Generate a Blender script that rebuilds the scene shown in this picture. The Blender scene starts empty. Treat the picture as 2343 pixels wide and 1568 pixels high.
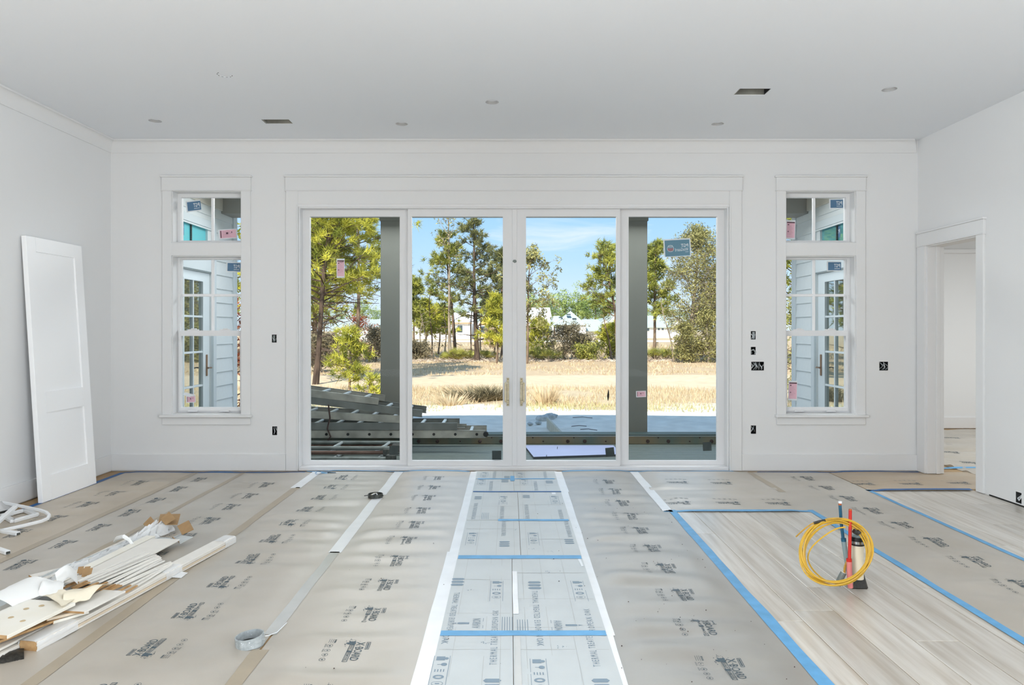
import bpy, bmesh, math, random
import numpy as np
from mathutils import Vector, Matrix, noise

random.seed(7)
rng = np.random.default_rng(7)
S = bpy.context.scene
COL = S.collection

# ------------------------------------------------------------------ camera
FPX, UC, VC, EYE = 1600.0, 1165.0, 757.0, 1.289       # focal length in px, vanishing point, eye height
cam_d = bpy.data.cameras.new('camera')
cam_d.sensor_width = 36.0
cam_d.lens = FPX / 2343 * 36.0
cam_d.shift_x = (1171.5 - UC) / 2343
cam_d.shift_y = (VC - 784.0) / 2343
cam_d.clip_end = 900
cam = bpy.data.objects.new('camera', cam_d)
cam.location = (0, 0, EYE)
cam.rotation_euler = (math.pi / 2, 0, 0)
COL.objects.link(cam)
S.camera = cam

# ------------------------------------------------------------------ world / sky
W = bpy.data.worlds.new('sky')
S.world = W
W.use_nodes = True
nt = W.node_tree
nt.nodes.clear()
N = nt.nodes.new
L = nt.links.new
tc = N('ShaderNodeTexCoord')
sep = N('ShaderNodeSeparateXYZ')
L(tc.outputs['Generated'], sep.inputs[0])
ramp = N('ShaderNodeValToRGB')
cr = ramp.color_ramp
def _lin(c):
    return tuple(((x / 255) / 12.92 if x / 255 <= .04045 else ((x / 255 + .055) / 1.055) ** 2.4) for x in c)
stops = [(0.0, (224, 240, 252)), (.04, (212, 234, 253)), (.10, (184, 221, 254)), (.17, (160, 208, 252)), (.45, (156, 198, 240)), (1.0, (136, 178, 226))]
cr.elements[0].position = 0
cr.elements[0].color = (*_lin(stops[0][1]), 1)
cr.elements[1].position = 1
cr.elements[1].color = (*_lin(stops[-1][1]), 1)
for p_, c_ in stops[1:-1]:
    e = cr.elements.new(p_)
    e.color = (*_lin(c_), 1)
L(sep.outputs['Z'], ramp.inputs[0])
mp = N('ShaderNodeMapping')
mp.inputs['Scale'].default_value = (3.2, 3.2, 13.0)
mp.inputs['Location'].default_value = (0.35, 0.1, 0.2)
L(tc.outputs['Generated'], mp.inputs[0])
nz = N('ShaderNodeTexNoise')
nz.inputs['Scale'].default_value = 1.6
nz.inputs['Detail'].default_value = 6
nz.inputs['Roughness'].default_value = .55
nz.inputs['Distortion'].default_value = .6
L(mp.outputs[0], nz.inputs['Vector'])
cl = N('ShaderNodeMapRange')
cl.inputs['From Min'].default_value = .54
cl.inputs['From Max'].default_value = .78
cl.inputs['To Max'].default_value = .85
L(nz.outputs['Fac'], cl.inputs['Value'])
mx = N('ShaderNodeMix')
mx.data_type = 'RGBA'
L(cl.outputs[0], mx.inputs[0])
L(ramp.outputs[0], mx.inputs[6])
mx.inputs[7].default_value = (*_lin((246, 248, 252)), 1)
bg = N('ShaderNodeBackground')
bg.inputs['Strength'].default_value = 1.15
L(mx.outputs[2], bg.inputs['Color'])
ow = N('ShaderNodeOutputWorld')
L(bg.outputs[0], ow.inputs['Surface'])

# ------------------------------------------------------------------ sun and added fill lights
sun_d = bpy.data.lights.new('sun', 'SUN')
sun_d.energy = 6.4
sun_d.angle = math.radians(.6)
sun_d.color = (1.0, .94, .83)
sun = bpy.data.objects.new('sun', sun_d)
sun.rotation_euler = Vector((.30, 1.0, -.86)).to_track_quat('-Z', 'Y').to_euler()
COL.objects.link(sun)

def area(name, loc, direction, sx, sy, power, col=(1, 1, 1), spread=180):
    d = bpy.data.lights.new(name, 'AREA')
    d.shape = 'RECTANGLE'
    d.size, d.size_y = sx, sy
    d.energy = power
    d.color = col
    d.spread = math.radians(spread)
    o = bpy.data.objects.new(name, d)
    o.location = loc
    o.rotation_euler = Vector(direction).to_track_quat('-Z', 'Z').to_euler()
    COL.objects.link(o)
    return o
area('left_rear_fill', (-3.55, -1.9, 1.6), (1, .10, .02), 3.2, 2.0, 245, (.87, .945, 1.0), 118)  # unseen fill, added to brighten the right wall
area('right_rear_fill', (3.65, -1.9, 1.6), (-1, .10, .02), 3.2, 2.0, 225, (.87, .945, 1.0), 118)  # added fill without a real source, for the left wall and leaning door
area('ceiling_fill', (0, -.1, .5), (0, 0, 1), 5.2, 2.2, 150, (.86, .94, 1.0))  # added unseen uplight that lifts the ceiling tone
area('side_room_fill', (6.0, 6.6, 2.3), (0, .25, -1), 1.6, 1.6, 120, (.92, .97, 1.0))  # added fill for the next room, no fixture known there
area('porch_sky_fill', (0, 8.1, 2.96), (0, -.45, -1), 6.2, 1.2, 225, (.93, .975, 1.0))  # added and unseen: stands in for skylight on porch and room floor

S.view_settings.view_transform = 'Standard'
S.view_settings.look = 'None'
S.view_settings.gamma = 1
S.view_settings.use_curve_mapping = False
S.view_settings.exposure = 0.0
S.cycles.use_denoising = True
S.cycles.max_bounces = 10
S.cycles.diffuse_bounces = 6
S.cycles.transparent_max_bounces = 24
S.cycles.caustics_reflective = False
S.cycles.caustics_refractive = False
S.cycles.sample_clamp_indirect = 8

# ------------------------------------------------------------------ helpers: points
def P(u, v, Y):
    return Vector(((u - UC) / FPX * Y, Y, EYE - (v - VC) / FPX * Y))

def FL(u, v, z=0.0):
    Y = FPX * (EYE - z) / (v - VC)
    return Vector(((u - UC) / FPX * Y, Y, z))

def XU(u, Y):
    return (u - UC) / FPX * Y

def ZV(v, Y):
    return EYE - (v - VC) / FPX * Y

# ------------------------------------------------------------------ helpers: materials
def mat(name, rgb, rough=.55, spec=.5, metal=0.0, var=0.0, vscale=6.0, stretch=(1, 1, 1), bump=0.0, bscale=60.0, bdist=.002, rgb2=None, per_object=0.0, coat=0.0, detail=4, coat_rough=.3, coat_ior=1.5):
    m = bpy.data.materials.new(name)
    m.use_nodes = True
    t = m.node_tree
    b = t.nodes['Principled BSDF']
    b.inputs['Roughness'].default_value = rough
    b.inputs['Metallic'].default_value = metal
    b.inputs['Specular IOR Level'].default_value = spec
    b.inputs['Coat Weight'].default_value = coat
    b.inputs['Coat Roughness'].default_value = coat_rough
    b.inputs['Coat IOR'].default_value = coat_ior
    base = (*_lin(rgb), 1)
    b.inputs['Base Color'].default_value = base
    vec = None
    if var or bump or rgb2:
        c = t.nodes.new('ShaderNodeTexCoord')
        g = t.nodes.new('ShaderNodeMapping')
        g.inputs['Scale'].default_value = stretch
        if per_object:
            oi = t.nodes.new('ShaderNodeObjectInfo')
            ad = t.nodes.new('ShaderNodeVectorMath')
            ad.operation = 'MULTIPLY_ADD'
            cx = t.nodes.new('ShaderNodeCombineXYZ')
            for k in range(3):
                t.links.new(oi.outputs['Random'], cx.inputs[k])
            t.links.new(cx.outputs[0], ad.inputs[0])
            ad.inputs[1].default_value = (37, 53, 29)
            t.links.new(c.outputs['Object'], ad.inputs[2])
            t.links.new(ad.outputs[0], g.inputs[0])
        else:
            t.links.new(c.outputs['Object'], g.inputs[0])
        vec = g.outputs[0]
    if var or rgb2:
        n = t.nodes.new('ShaderNodeTexNoise')
        n.inputs['Scale'].default_value = vscale
        n.inputs['Detail'].default_value = detail
        t.links.new(vec, n.inputs['Vector'])
        x = t.nodes.new('ShaderNodeMix')
        x.data_type = 'RGBA'
        if rgb2:
            x.inputs[6].default_value = base
            x.inputs[7].default_value = (*_lin(rgb2), 1)
        else:
            lo = tuple(q * (1 - var) for q in _lin(rgb))
            hi = tuple(min(1, q * (1 + var)) for q in _lin(rgb))
            x.inputs[6].default_value = (*lo, 1)
            x.inputs[7].default_value = (*hi, 1)
        r = t.nodes.new('ShaderNodeMapRange')
        r.inputs['From Min'].default_value = .32
        r.inputs['From Max'].default_value = .68
        t.links.new(n.outputs['Fac'], r.inputs['Value'])
        t.links.new(r.outputs[0], x.inputs[0])
        out = x.outputs[2]
        if per_object:
            h = t.nodes.new('ShaderNodeHueSaturation')
            q = t.nodes.new('ShaderNodeMapRange')
            q.inputs['To Min'].default_value = 1 - per_object
            q.inputs['To Max'].default_value = 1 + per_object
            t.links.new(oi.outputs['Random'], q.inputs['Value'])
            t.links.new(q.outputs[0], h.inputs['Value'])
            t.links.new(out, h.inputs['Color'])
            out = h.outputs[0]
        t.links.new(out, b.inputs['Base Color'])
    if bump:
        n2 = t.nodes.new('ShaderNodeTexNoise')
        n2.inputs['Scale'].default_value = bscale
        n2.inputs['Detail'].default_value = 3
        t.links.new(vec, n2.inputs['Vector'])
        bp = t.nodes.new('ShaderNodeBump')
        bp.inputs['Strength'].default_value = bump
        bp.inputs['Distance'].default_value = bdist
        t.links.new(n2.outputs['Fac'], bp.inputs['Height'])
        t.links.new(bp.outputs[0], b.inputs['Normal'])
    return m

def foliage_mat(name, dark, light, trans=.35, rough=.6):
    """leaf colour runs from dark to light by the tint stored on each leaf cluster"""
    m = bpy.data.materials.new(name)
    m.use_nodes = True
    t = m.node_tree
    b = t.nodes['Principled BSDF']
    a = t.nodes.new('ShaderNodeAttribute')
    a.attribute_name = 'tint'
    x = t.nodes.new('ShaderNodeMix')
    x.data_type = 'RGBA'
    x.inputs[6].default_value = (*_lin(dark), 1)
    x.inputs[7].default_value = (*_lin(light), 1)
    t.links.new(a.outputs['Fac'], x.inputs[0])
    t.links.new(x.outputs[2], b.inputs['Base Color'])
    b.inputs['Roughness'].default_value = rough
    b.inputs['Specular IOR Level'].default_value = .3
    tr = t.nodes.new('ShaderNodeBsdfTranslucent')
    t.links.new(x.outputs[2], tr.inputs['Color'])
    ms = t.nodes.new('ShaderNodeMixShader')
    ms.inputs[0].default_value = trans
    t.links.new(b.outputs[0], ms.inputs[1])
    t.links.new(tr.outputs[0], ms.inputs[2])
    t.links.new(ms.outputs[0], t.nodes['Material Output'].inputs['Surface'])
    return m

def glass_mat(name, refl=.035, tint=(1, 1, 1), maxrefl=.5):
    m = bpy.data.materials.new(name)
    m.use_nodes = True
    t = m.node_tree
    t.nodes.remove(t.nodes['Principled BSDF'])
    tr = t.nodes.new('ShaderNodeBsdfTransparent')
    tr.inputs[0].default_value = (*tint, 1)
    gl = t.nodes.new('ShaderNodeBsdfGlossy')
    gl.inputs['Roughness'].default_value = 0.0
    lw = t.nodes.new('ShaderNodeLayerWeight')
    lw.inputs['Blend'].default_value = .12
    mr = t.nodes.new('ShaderNodeMapRange')
    mr.inputs['To Min'].default_value = refl
    mr.inputs['To Max'].default_value = maxrefl
    t.links.new(lw.outputs['Fresnel'], mr.inputs['Value'])
    ms = t.nodes.new('ShaderNodeMixShader')
    t.links.new(mr.outputs[0], ms.inputs[0])
    t.links.new(tr.outputs[0], ms.inputs[1])
    t.links.new(gl.outputs[0], ms.inputs[2])
    t.links.new(ms.outputs[0], t.nodes['Material Output'].inputs['Surface'])
    return m

def film_mat(name, rgb, alpha, rough=.3):
    m = bpy.data.materials.new(name)
    m.use_nodes = True
    t = m.node_tree
    b = t.nodes['Principled BSDF']
    b.inputs['Base Color'].default_value = (*_lin(rgb), 1)
    b.inputs['Roughness'].default_value = rough
    b.inputs['Alpha'].default_value = alpha
    return m

M = {}
M['wall'] = mat('wall_paint', (226, 226, 226), .75, .3, bump=.08, bscale=220, bdist=.001)
M['ceil'] = mat('ceiling_paint', (231, 234, 238), .85, .2)
M['trim'] = mat('trim_paint', (225, 225, 225), .6, .3)
M['vinyl'] = mat('white_frame', (228, 228, 229), .5, .35)
M['doorpaint'] = mat('door_primer', (246, 246, 247), .4, .5)
M['black'] = mat('black', (14, 14, 14), .6)
M['voidgrey'] = mat('box_grey', (60, 60, 60), .7)
M['canwhite'] = mat('can_lining', (190, 190, 190), .6)
M['wood'] = mat('oak_planks', (212, 207, 199), .34, .55, rgb2=(178, 168, 154), vscale=2.4, stretch=(13, .8, 1), per_object=.11, bump=.12, bscale=18, bdist=.002, detail=8, coat=.6, coat_rough=.3, coat_ior=1.6)
M['subfloor'] = mat('floor_edge_wood', (176, 146, 104), .5, rgb2=(150, 118, 78), vscale=3, stretch=(9, 1, 1))
M['kraft'] = mat('kraft_paper', (177, 169, 157), .5, .5, rgb2=(166, 157, 143), vscale=3.0, bump=.10, bscale=30, bdist=.004, coat=1.0, coat_rough=.42, coat_ior=1.95)
M['kraftshade'] = mat('kraft_paper_shade', (170, 150, 122), .5, .5, rgb2=(160, 138, 108), vscale=3.0, bump=.10, bscale=30, bdist=.004, coat=.8, coat_rough=.4, coat_ior=1.8)  # kraft copy with the missing skylight painted in as a browner tone
M['kraftdim'] = mat('kraft_paper_dim', (180, 166, 146), .5, .5, rgb2=(170, 155, 132), vscale=3.0, bump=.10, bscale=30, bdist=.004, coat=1, coat_rough=.46, coat_ior=1.7)  # slightly browner kraft copy: weaker skylight sheen put into the colour
M['kraftgrey'] = mat('grey_kraft_paper', (152, 149, 142), .5, .5, rgb2=(140, 135, 127), vscale=3.0, bump=.10, bscale=30, bdist=.004, coat=1, coat_rough=.46, coat_ior=1.7)
M['print'] = mat('slate_ink', (74, 88, 96), .55, .4)
M['print2'] = mat('blue_grey_ink', (126, 144, 158), .55, .4)
M['carton'] = mat('white_carton', (190, 195, 196), .45, .55, var=.03, vscale=5, bump=.06, bscale=24, bdist=.003)
M['cartoncrease'] = mat('carton_crease', (176, 178, 176), .6)
M['bluetape'] = mat('blue_tape', (98, 162, 208), .5, .4, var=.10, vscale=14)
M['darkbluetape'] = mat('dark_blue_tape', (34, 92, 150), .5, .4, var=.08, vscale=14)
M['browntape'] = mat('brown_tape', (166, 153, 133), .35, .5, var=.06, vscale=6)
M['whitetape'] = mat('white_tape', (232, 234, 236), .32, .5, var=.04, vscale=7, bump=.08, bscale=30)
M['cleartape'] = mat('clear_tape', (186, 187, 185), .25, .6, var=.05, vscale=7)
M['primed'] = mat('primed_board', (226, 222, 215), .5, .4, var=.02, vscale=3, stretch=(8, 8, 1))
M['primed_brown'] = mat('board_edge', (212, 196, 174), .6, .3, var=.08, vscale=8)
M['rawwood'] = mat('raw_wood_end', (196, 160, 116), .7, .2, rgb2=(156, 118, 76), vscale=22)
M['plywood'] = mat('knotty_white_board', (236, 233, 226), .5, .4, rgb2=(230, 225, 212), vscale=4)
M['knot'] = mat('board_knot', (190, 168, 132), .6)
M['cardin'] = mat('brown_cardboard', (168, 136, 98), .7, .2, var=.06, vscale=20)
M['foam'] = mat('white_foam_sheet', (236, 236, 234), .5, .3)
M['foamcream'] = mat('cream_paper', (232, 222, 200), .55, .3)
M['wrap'] = film_mat('clear_wrap', (248, 249, 250), .62, .25)
M['pvc'] = mat('white_pvc', (236, 237, 238), .35, .5)
M['yellow'] = mat('yellow_cable', (208, 166, 54), .38, .5, var=.06, vscale=12)
M['yellowdirt'] = mat('dusty_yellow_cable', (180, 140, 60), .5, .4, var=.15, vscale=60)
M['blacktape'] = mat('black_tape', (22, 22, 22), .45, .5, rgb2=(60, 58, 54), vscale=80)
M['pexblue'] = mat('blue_pipe', (24, 84, 112), .4)
M['pexred'] = mat('red_pipe', (196, 40, 30), .4)
M['sleevegrey'] = mat('grey_sleeve', (128, 146, 148), .5)
M['sleevered'] = mat('pink_sleeve', (214, 126, 124), .5)
M['pipe'] = mat('ivory_pipe', (228, 219, 196), .4, .5, var=.02, vscale=9)
M['conduit'] = mat('grey_conduit', (112, 120, 118), .45)
M['rubber'] = mat('black_rubber', (20, 20, 20), .5)
M['steel'] = mat('steel_clamp', (170, 172, 172), .25, metal=1)
M['copper'] = mat('copper_end', (196, 108, 62), .35, metal=.6)
M['tar'] = mat('black_tar', (16, 16, 15), .45, rgb2=(44, 42, 38), vscale=90, bump=.5, bscale=80, bdist=.004)
M['greyring'] = mat('grey_pipe', (150, 156, 158), .45, rgb2=(176, 182, 184), vscale=60)
M['speck'] = mat('white_splatter', (236, 238, 238), .5)
M['darkmetal'] = mat('dark_metal', (56, 60, 58), .45, rgb2=(88, 90, 86), vscale=50, metal=.3)
M['brass'] = mat('pale_brass', (196, 180, 142), .4, rgb2=(216, 208, 184), vscale=40, metal=.35)
M['bronze'] = mat('bronze_handle', (150, 124, 104), .35, metal=.7)
M['stickerblue'] = mat('blue_sticker', (84, 122, 156), .5)
M['stickerteal'] = mat('teal_sticker', (92, 136, 158), .5)
M['stickerwhite'] = mat('sticker_white', (226, 230, 234), .5)
M['pink'] = mat('pink_label', (232, 186, 200), .5)
M['pinkdark'] = mat('label_ink', (96, 66, 78), .6)
M['pinkline'] = mat('label_line', (190, 140, 156), .6)
M['red'] = mat('red_ink', (196, 96, 84), .6)
M['darkpatch'] = mat('dark_patch', (44, 56, 56), .6, var=.2, vscale=60)
M['glass'] = glass_mat('window_glass', .003, (.985, .99, .988), .2)
M['muntin'] = mat('muntin_white', (240, 240, 241), .35)
# porch and outside
def mirror_glass(name, rgb, fac, glossrgb=(235, 242, 240)):
    m = bpy.data.materials.new(name)
    m.use_nodes = True
    t = m.node_tree
    b = t.nodes['Principled BSDF']
    b.inputs['Base Color'].default_value = (*_lin(rgb), 1)
    b.inputs['Roughness'].default_value = .4
    g = t.nodes.new('ShaderNodeBsdfGlossy')
    g.inputs['Roughness'].default_value = .02
    g.inputs['Color'].default_value = (*_lin(glossrgb), 1)
    x = t.nodes.new('ShaderNodeMixShader')
    x.inputs[0].default_value = fac
    t.links.new(b.outputs[0], x.inputs[1])
    t.links.new(g.outputs[0], x.inputs[2])
    t.links.new(x.outputs[0], t.nodes['Material Output'].inputs['Surface'])
    return m
M['lowe'] = mirror_glass('door_glass', (60, 76, 66), .62)
M['cyan'] = mirror_glass('cyan_film_glass', (104, 206, 216), .12)
M['lowecyan'] = mirror_glass('cyan_tinted_glass', (96, 180, 190), .5, (200, 240, 240))
M['siding'] = mat('blue_grey_siding', (220, 225, 226), .6, .3, var=.02, vscale=30, bump=.05, bscale=60)
M['corner'] = mat('corner_board', (206, 214, 218), .55, .3)
M['extdoor'] = mat('pale_blue_door', (220, 228, 232), .45)
M['soffit'] = mat('porch_ceiling', (206, 200, 188), .7)
M['beamgrey'] = mat('porch_beam', (150, 148, 142), .7)
M['column'] = mat('porch_column', (118, 119, 112), .6, .3, rgb2=(111, 113, 106), vscale=1.2)
M['porchfloor'] = mat('porch_board_paint', (104, 114, 110), .55, .4, var=.06, vscale=10)
M['timber'] = mat('weathered_beam', (96, 112, 104), .6, rgb2=(134, 116, 88), vscale=3.2, stretch=(1, .2, .2))
M['timbertop'] = mat('beam_top', (62, 78, 76), .55)
M['bolt'] = mat('rusty_bolt', (58, 40, 36), .7)
M['alu'] = mat('dull_aluminium', (176, 174, 164), .5, metal=.3, rgb2=(136, 136, 128), vscale=6)
M['aludark'] = mat('dark_aluminium', (124, 128, 124), .55, metal=.25, rgb2=(98, 102, 98), vscale=6)
M['rung'] = mat('ladder_rung', (186, 196, 200), .4, metal=.3)
M['rust'] = mat('rusty_tube', (118, 96, 84), .6, rgb2=(86, 58, 48), vscale=8, metal=.2)
M['galv'] = mat('galvanised_tube', (132, 140, 138), .5, rgb2=(104, 110, 106), vscale=8, metal=.3)
M['sheetblue'] = mat('lavender_sheet', (176, 182, 216), .35, .5, var=.05, vscale=4)
M['sheetedge'] = mat('sheet_edge', (70, 76, 82), .6)
M['lumber'] = mat('lumber', (196, 190, 172), .6, rgb2=(172, 166, 150), vscale=8)
M['rock'] = mat('concrete_lump', (196, 200, 200), .8, rgb2=(160, 165, 165), vscale=14)
M['bark'] = mat('pine_bark', (150, 130, 110), .85, .2, rgb2=(92, 76, 64), vscale=9, stretch=(1, 1, .3))
M['barkdark'] = mat('dark_bark', (104, 88, 76), .85, .2, rgb2=(60, 50, 44), vscale=9, stretch=(1, 1, .3))
M['barkpale'] = mat('pale_bark', (182, 170, 152), .85, .2, rgb2=(122, 108, 94), vscale=9, stretch=(1, 1, .3))
M['pine'] = foliage_mat('pine_needles', (70, 88, 40), (206, 206, 98), 0.2)
M['pinebright'] = foliage_mat('bright_pine_needles', (92, 108, 34), (232, 226, 96), 0.22)
M['pinedark'] = foliage_mat('dull_pine_needles', (60, 74, 48), (172, 170, 106), 0.18)
M['oak'] = foliage_mat('oak_leaves', (58, 62, 34), (204, 198, 128), 0.2)
M['redleaf'] = foliage_mat('red_leaves', (120, 60, 40), (196, 110, 70), .3)
M['scrub'] = foliage_mat('scrub_leaves', (70, 66, 52), (170, 158, 124), 0.2)
M['palm'] = foliage_mat('palmetto_blades', (70, 90, 38), (214, 210, 108), 0.2, .4)
M['grass'] = foliage_mat('dry_grass', (188, 164, 130), (244, 226, 190), .3)
M['grassgreen'] = foliage_mat('greenish_grass', (176, 168, 116), (236, 228, 178), .3)
M['far'] = foliage_mat('far_tree_leaves', (104, 130, 72), (184, 198, 116), .2)
M['housewhite'] = mat('house_white', (244, 244, 242), .6, .3)
M['housegrey'] = mat('house_grey_roof', (176, 188, 184), .7, .3, var=.04, vscale=1)
M['houseroof'] = mat('house_white_roof', (236, 236, 238), .45, .4)
M['housewood'] = mat('house_sheathing', (214, 176, 112), .7)
M['fascia'] = mat('house_fascia', (196, 160, 124), .7)
M['housedark'] = mat('house_window', (74, 86, 92), .2)
M['rail'] = mat('guard_rail', (226, 228, 226), .5)
M['post'] = mat('guard_post', (140, 128, 106), .8)

# ------------------------------------------------------------------ helpers: objects
def tag(o, label=None, cat=None, group=None, kind=None):
    if label:
        o['label'] = label
    if cat:
        o['category'] = cat
    if group:
        o['group'] = group
    if kind:
        o['kind'] = kind
    return o

def empty(name, loc=(0, 0, 0), label=None, cat=None, group=None, kind=None, parent=None):
    o = bpy.data.objects.new(name, None)
    o.empty_display_size = .1
    COL.objects.link(o)
    o.location = loc
    if parent:
        o.parent = parent
    return tag(o, label, cat, group, kind)

def link(name, me, parent=None, loc=(0, 0, 0)):
    """link mesh data whose vertices are in world space; children are moved back by their parent's place"""
    o = bpy.data.objects.new(name, me)
    COL.objects.link(o)
    if parent is not None:
        o.parent = parent
        off = Vector((0, 0, 0))
        p = parent
        while p is not None:
            off += p.location
            p = p.parent
        o.location = Vector(loc) - off
    else:
        o.location = loc
    return o

class MB:
    def __init__(s):
        s.v, s.f, s.m = [], [], []
    def add(s, vs, fs, m=0):
        b = len(s.v)
        s.v += [tuple(x) for x in vs]
        s.f += [tuple(b + i for i in f) for f in fs]
        s.m += [m] * len(fs)
        return s
    def box(s, x0, y0, z0, x1, y1, z1, m=0):
        return s.hexa([(x0, y0, z0), (x1, y0, z0), (x1, y1, z0), (x0, y1, z0), (x0, y0, z1), (x1, y0, z1), (x1, y1, z1), (x0, y1, z1)], m)
    def hexa(s, vs, m=0):
        return s.add(vs, [(3, 2, 1, 0), (4, 5, 6, 7), (0, 1, 5, 4), (1, 2, 6, 5), (2, 3, 7, 6), (3, 0, 4, 7)], m)
    def bar(s, a, b, w, h, up=(0, 0, 1), m=0):
        """box from a to b, w wide sideways, h high along up, centred on the line"""
        a, b = Vector(a), Vector(b)
        d = (b - a).normalized()
        sd = d.cross(Vector(up)).normalized() * (w / 2)
        un = sd.cross(d).normalized() * (h / 2)
        return s.hexa([a - sd - un, a + sd - un, b + sd - un, b - sd - un, a - sd + un, a + sd + un, b + sd + un, b - sd + un], m)
    def tube(s, pts, r, n=8, closed=False, m=0, twist=0.0):
        pts = [Vector(p) for p in pts]
        k = len(pts)
        rs = r if isinstance(r, (list, tuple)) else [r] * k
        base = len(s.v)
        t0 = (pts[1] - pts[0]).normalized()
        ref = Vector((0, 0, 1)) if abs(t0.z) < .9 else Vector((1, 0, 0))
        nrm = (ref - t0 * ref.dot(t0)).normalized()
        for i in range(k):
            if closed:
                t = (pts[(i + 1) % k] - pts[i - 1]).normalized()
            else:
                t = (pts[min(i + 1, k - 1)] - pts[max(i - 1, 0)]).normalized()
            nrm = (nrm - t * nrm.dot(t)).normalized()
            bn = t.cross(nrm)
            for j in range(n):
                a = 2 * math.pi * j / n + twist
                s.v.append(tuple(pts[i] + (nrm * math.cos(a) + bn * math.sin(a)) * rs[i]))
        for i in range(k if closed else k - 1):
            for j in range(n):
                a0, a1 = base + i * n + j, base + i * n + (j + 1) % n
                i2 = (i + 1) % k
                b0, b1 = base + i2 * n + j, base + i2 * n + (j + 1) % n
                s.f.append((a0, a1, b1, b0))
                s.m.append(m)
        if not closed:
            s.f.append(tuple(base + j for j in range(n))[::-1])
            s.f.append(tuple(base + (k - 1) * n + j for j in range(n)))
            s.m += [m, m]
        return s
    def lathe(s, c, prof, n=24, m=0, mat4=None, close=False):
        base = len(s.v)
        for (r, z) in prof:
            for j in range(n):
                a = 2 * math.pi * j / n
                p = Vector((r * math.cos(a), r * math.sin(a), z))
                if mat4 is not None:
                    p = mat4 @ p
                s.v.append(tuple(Vector(c) + p))
        k = len(prof)
        for i in range(k if close else k - 1):
            i2 = (i + 1) % k
            for j in range(n):
                s.f.append((base + i * n + j, base + i * n + (j + 1) % n, base + i2 * n + (j + 1) % n, base + i2 * n + j))
                s.m.append(m)
        if not close:
            s.f.append(tuple(base + j for j in range(n))[::-1])
            s.f.append(tuple(base + (k - 1) * n + j for j in range(n)))
            s.m += [m, m]
        return s
    def slab(s, q, t, m=0):
        """thick plate on the quad q (4 points), t thick against its normal"""
        q = [Vector(p) for p in q]
        nn = (q[1] - q[0]).cross(q[3] - q[0]).normalized() * t
        return s.hexa([p - nn for p in q] + q, m)
    def grid(s, fn, nu, nv, m=0):
        base = len(s.v)
        for i in range(nu + 1):
            for j in range(nv + 1):
                s.v.append(tuple(fn(i / nu, j / nv)))
        for i in range(nu):
            for j in range(nv):
                a = base + i * (nv + 1) + j
                s.f.append((a, a + nv + 1, a + nv + 2, a + 1))
                s.m.append(m)
        return s
    def mesh(s, name, mats, smooth=False, bevel=0.0):
        me = bpy.data.meshes.new(name)
        me.from_pydata(s.v, [], s.f)
        for x in (mats if isinstance(mats, (list, tuple)) else [mats]):
            me.materials.append(x)
        if any(s.m):
            me.polygons.foreach_set('material_index', s.m)
        if bevel:
            bm = bmesh.new()
            bm.from_mesh(me)
            ed = [e for e in bm.edges if len(e.link_faces) == 2 and e.calc_face_angle(0) > .6]
            bmesh.ops.bevel(bm, geom=ed, offset=bevel, segments=1, affect='EDGES', clamp_overlap=True)
            bm.to_mesh(me)
            bm.free()
        if smooth:
            me.polygons.foreach_set('use_smooth', [True] * len(me.polygons))
            try:
                me.set_sharp_from_angle(angle=.7)
            except Exception:
                pass
        me.update()
        return me
    def build(s, name, mats, parent=None, smooth=False, bevel=0.0):
        return link(name, s.mesh(name, mats, smooth, bevel), parent)

def box(name, a, b, m, parent=None, bevel=0.0):
    return MB().box(*[min(x, y) for x, y in zip(a, b)], *[max(x, y) for x, y in zip(a, b)]).build(name, m, parent, bevel=bevel)

def plate(mb, axis, c0, c1, outer, holes, m=0):
    """flat plate with rectangular holes. axis 'X','Y' or 'Z' is its normal, c0..c1 its thickness,
    outer and holes are (a0, b0, a1, b1) in the two other coordinates"""
    A = sorted({outer[0], outer[2], *[h[0] for h in holes], *[h[2] for h in holes]})
    B = sorted({outer[1], outer[3], *[h[1] for h in holes], *[h[3] for h in holes]})
    def pt(a, b, c):
        return {'X': (c, a, b), 'Y': (a, c, b), 'Z': (a, b, c)}[axis]
    def occ(i, j):
        if not (0 <= i < len(A) - 1 and 0 <= j < len(B) - 1):
            return False
        a, b = (A[i] + A[i + 1]) / 2, (B[j] + B[j + 1]) / 2
        if not (outer[0] < a < outer[2] and outer[1] < b < outer[3]):
            return False
        return not any(h[0] < a < h[2] and h[1] < b < h[3] for h in holes)
    for i in range(len(A) - 1):
        for j in range(len(B) - 1):
            if not occ(i, j):
                continue
            a0, a1, b0, b1 = A[i], A[i + 1], B[j], B[j + 1]
            for c in (c0, c1):
                mb.add([pt(a0, b0, c), pt(a1, b0, c), pt(a1, b1, c), pt(a0, b1, c)], [(0, 1, 2, 3)], m)
            for di, dj, e in ((-1, 0, [(a0, b0), (a0, b1)]), (1, 0, [(a1, b0), (a1, b1)]), (0, -1, [(a0, b0), (a1, b0)]), (0, 1, [(a0, b1), (a1, b1)])):
                if not occ(i + di, j + dj):
                    mb.add([pt(*e[0], c0), pt(*e[1], c0), pt(*e[1], c1), pt(*e[0], c1)], [(0, 1, 2, 3)], m)
    return mb

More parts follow.
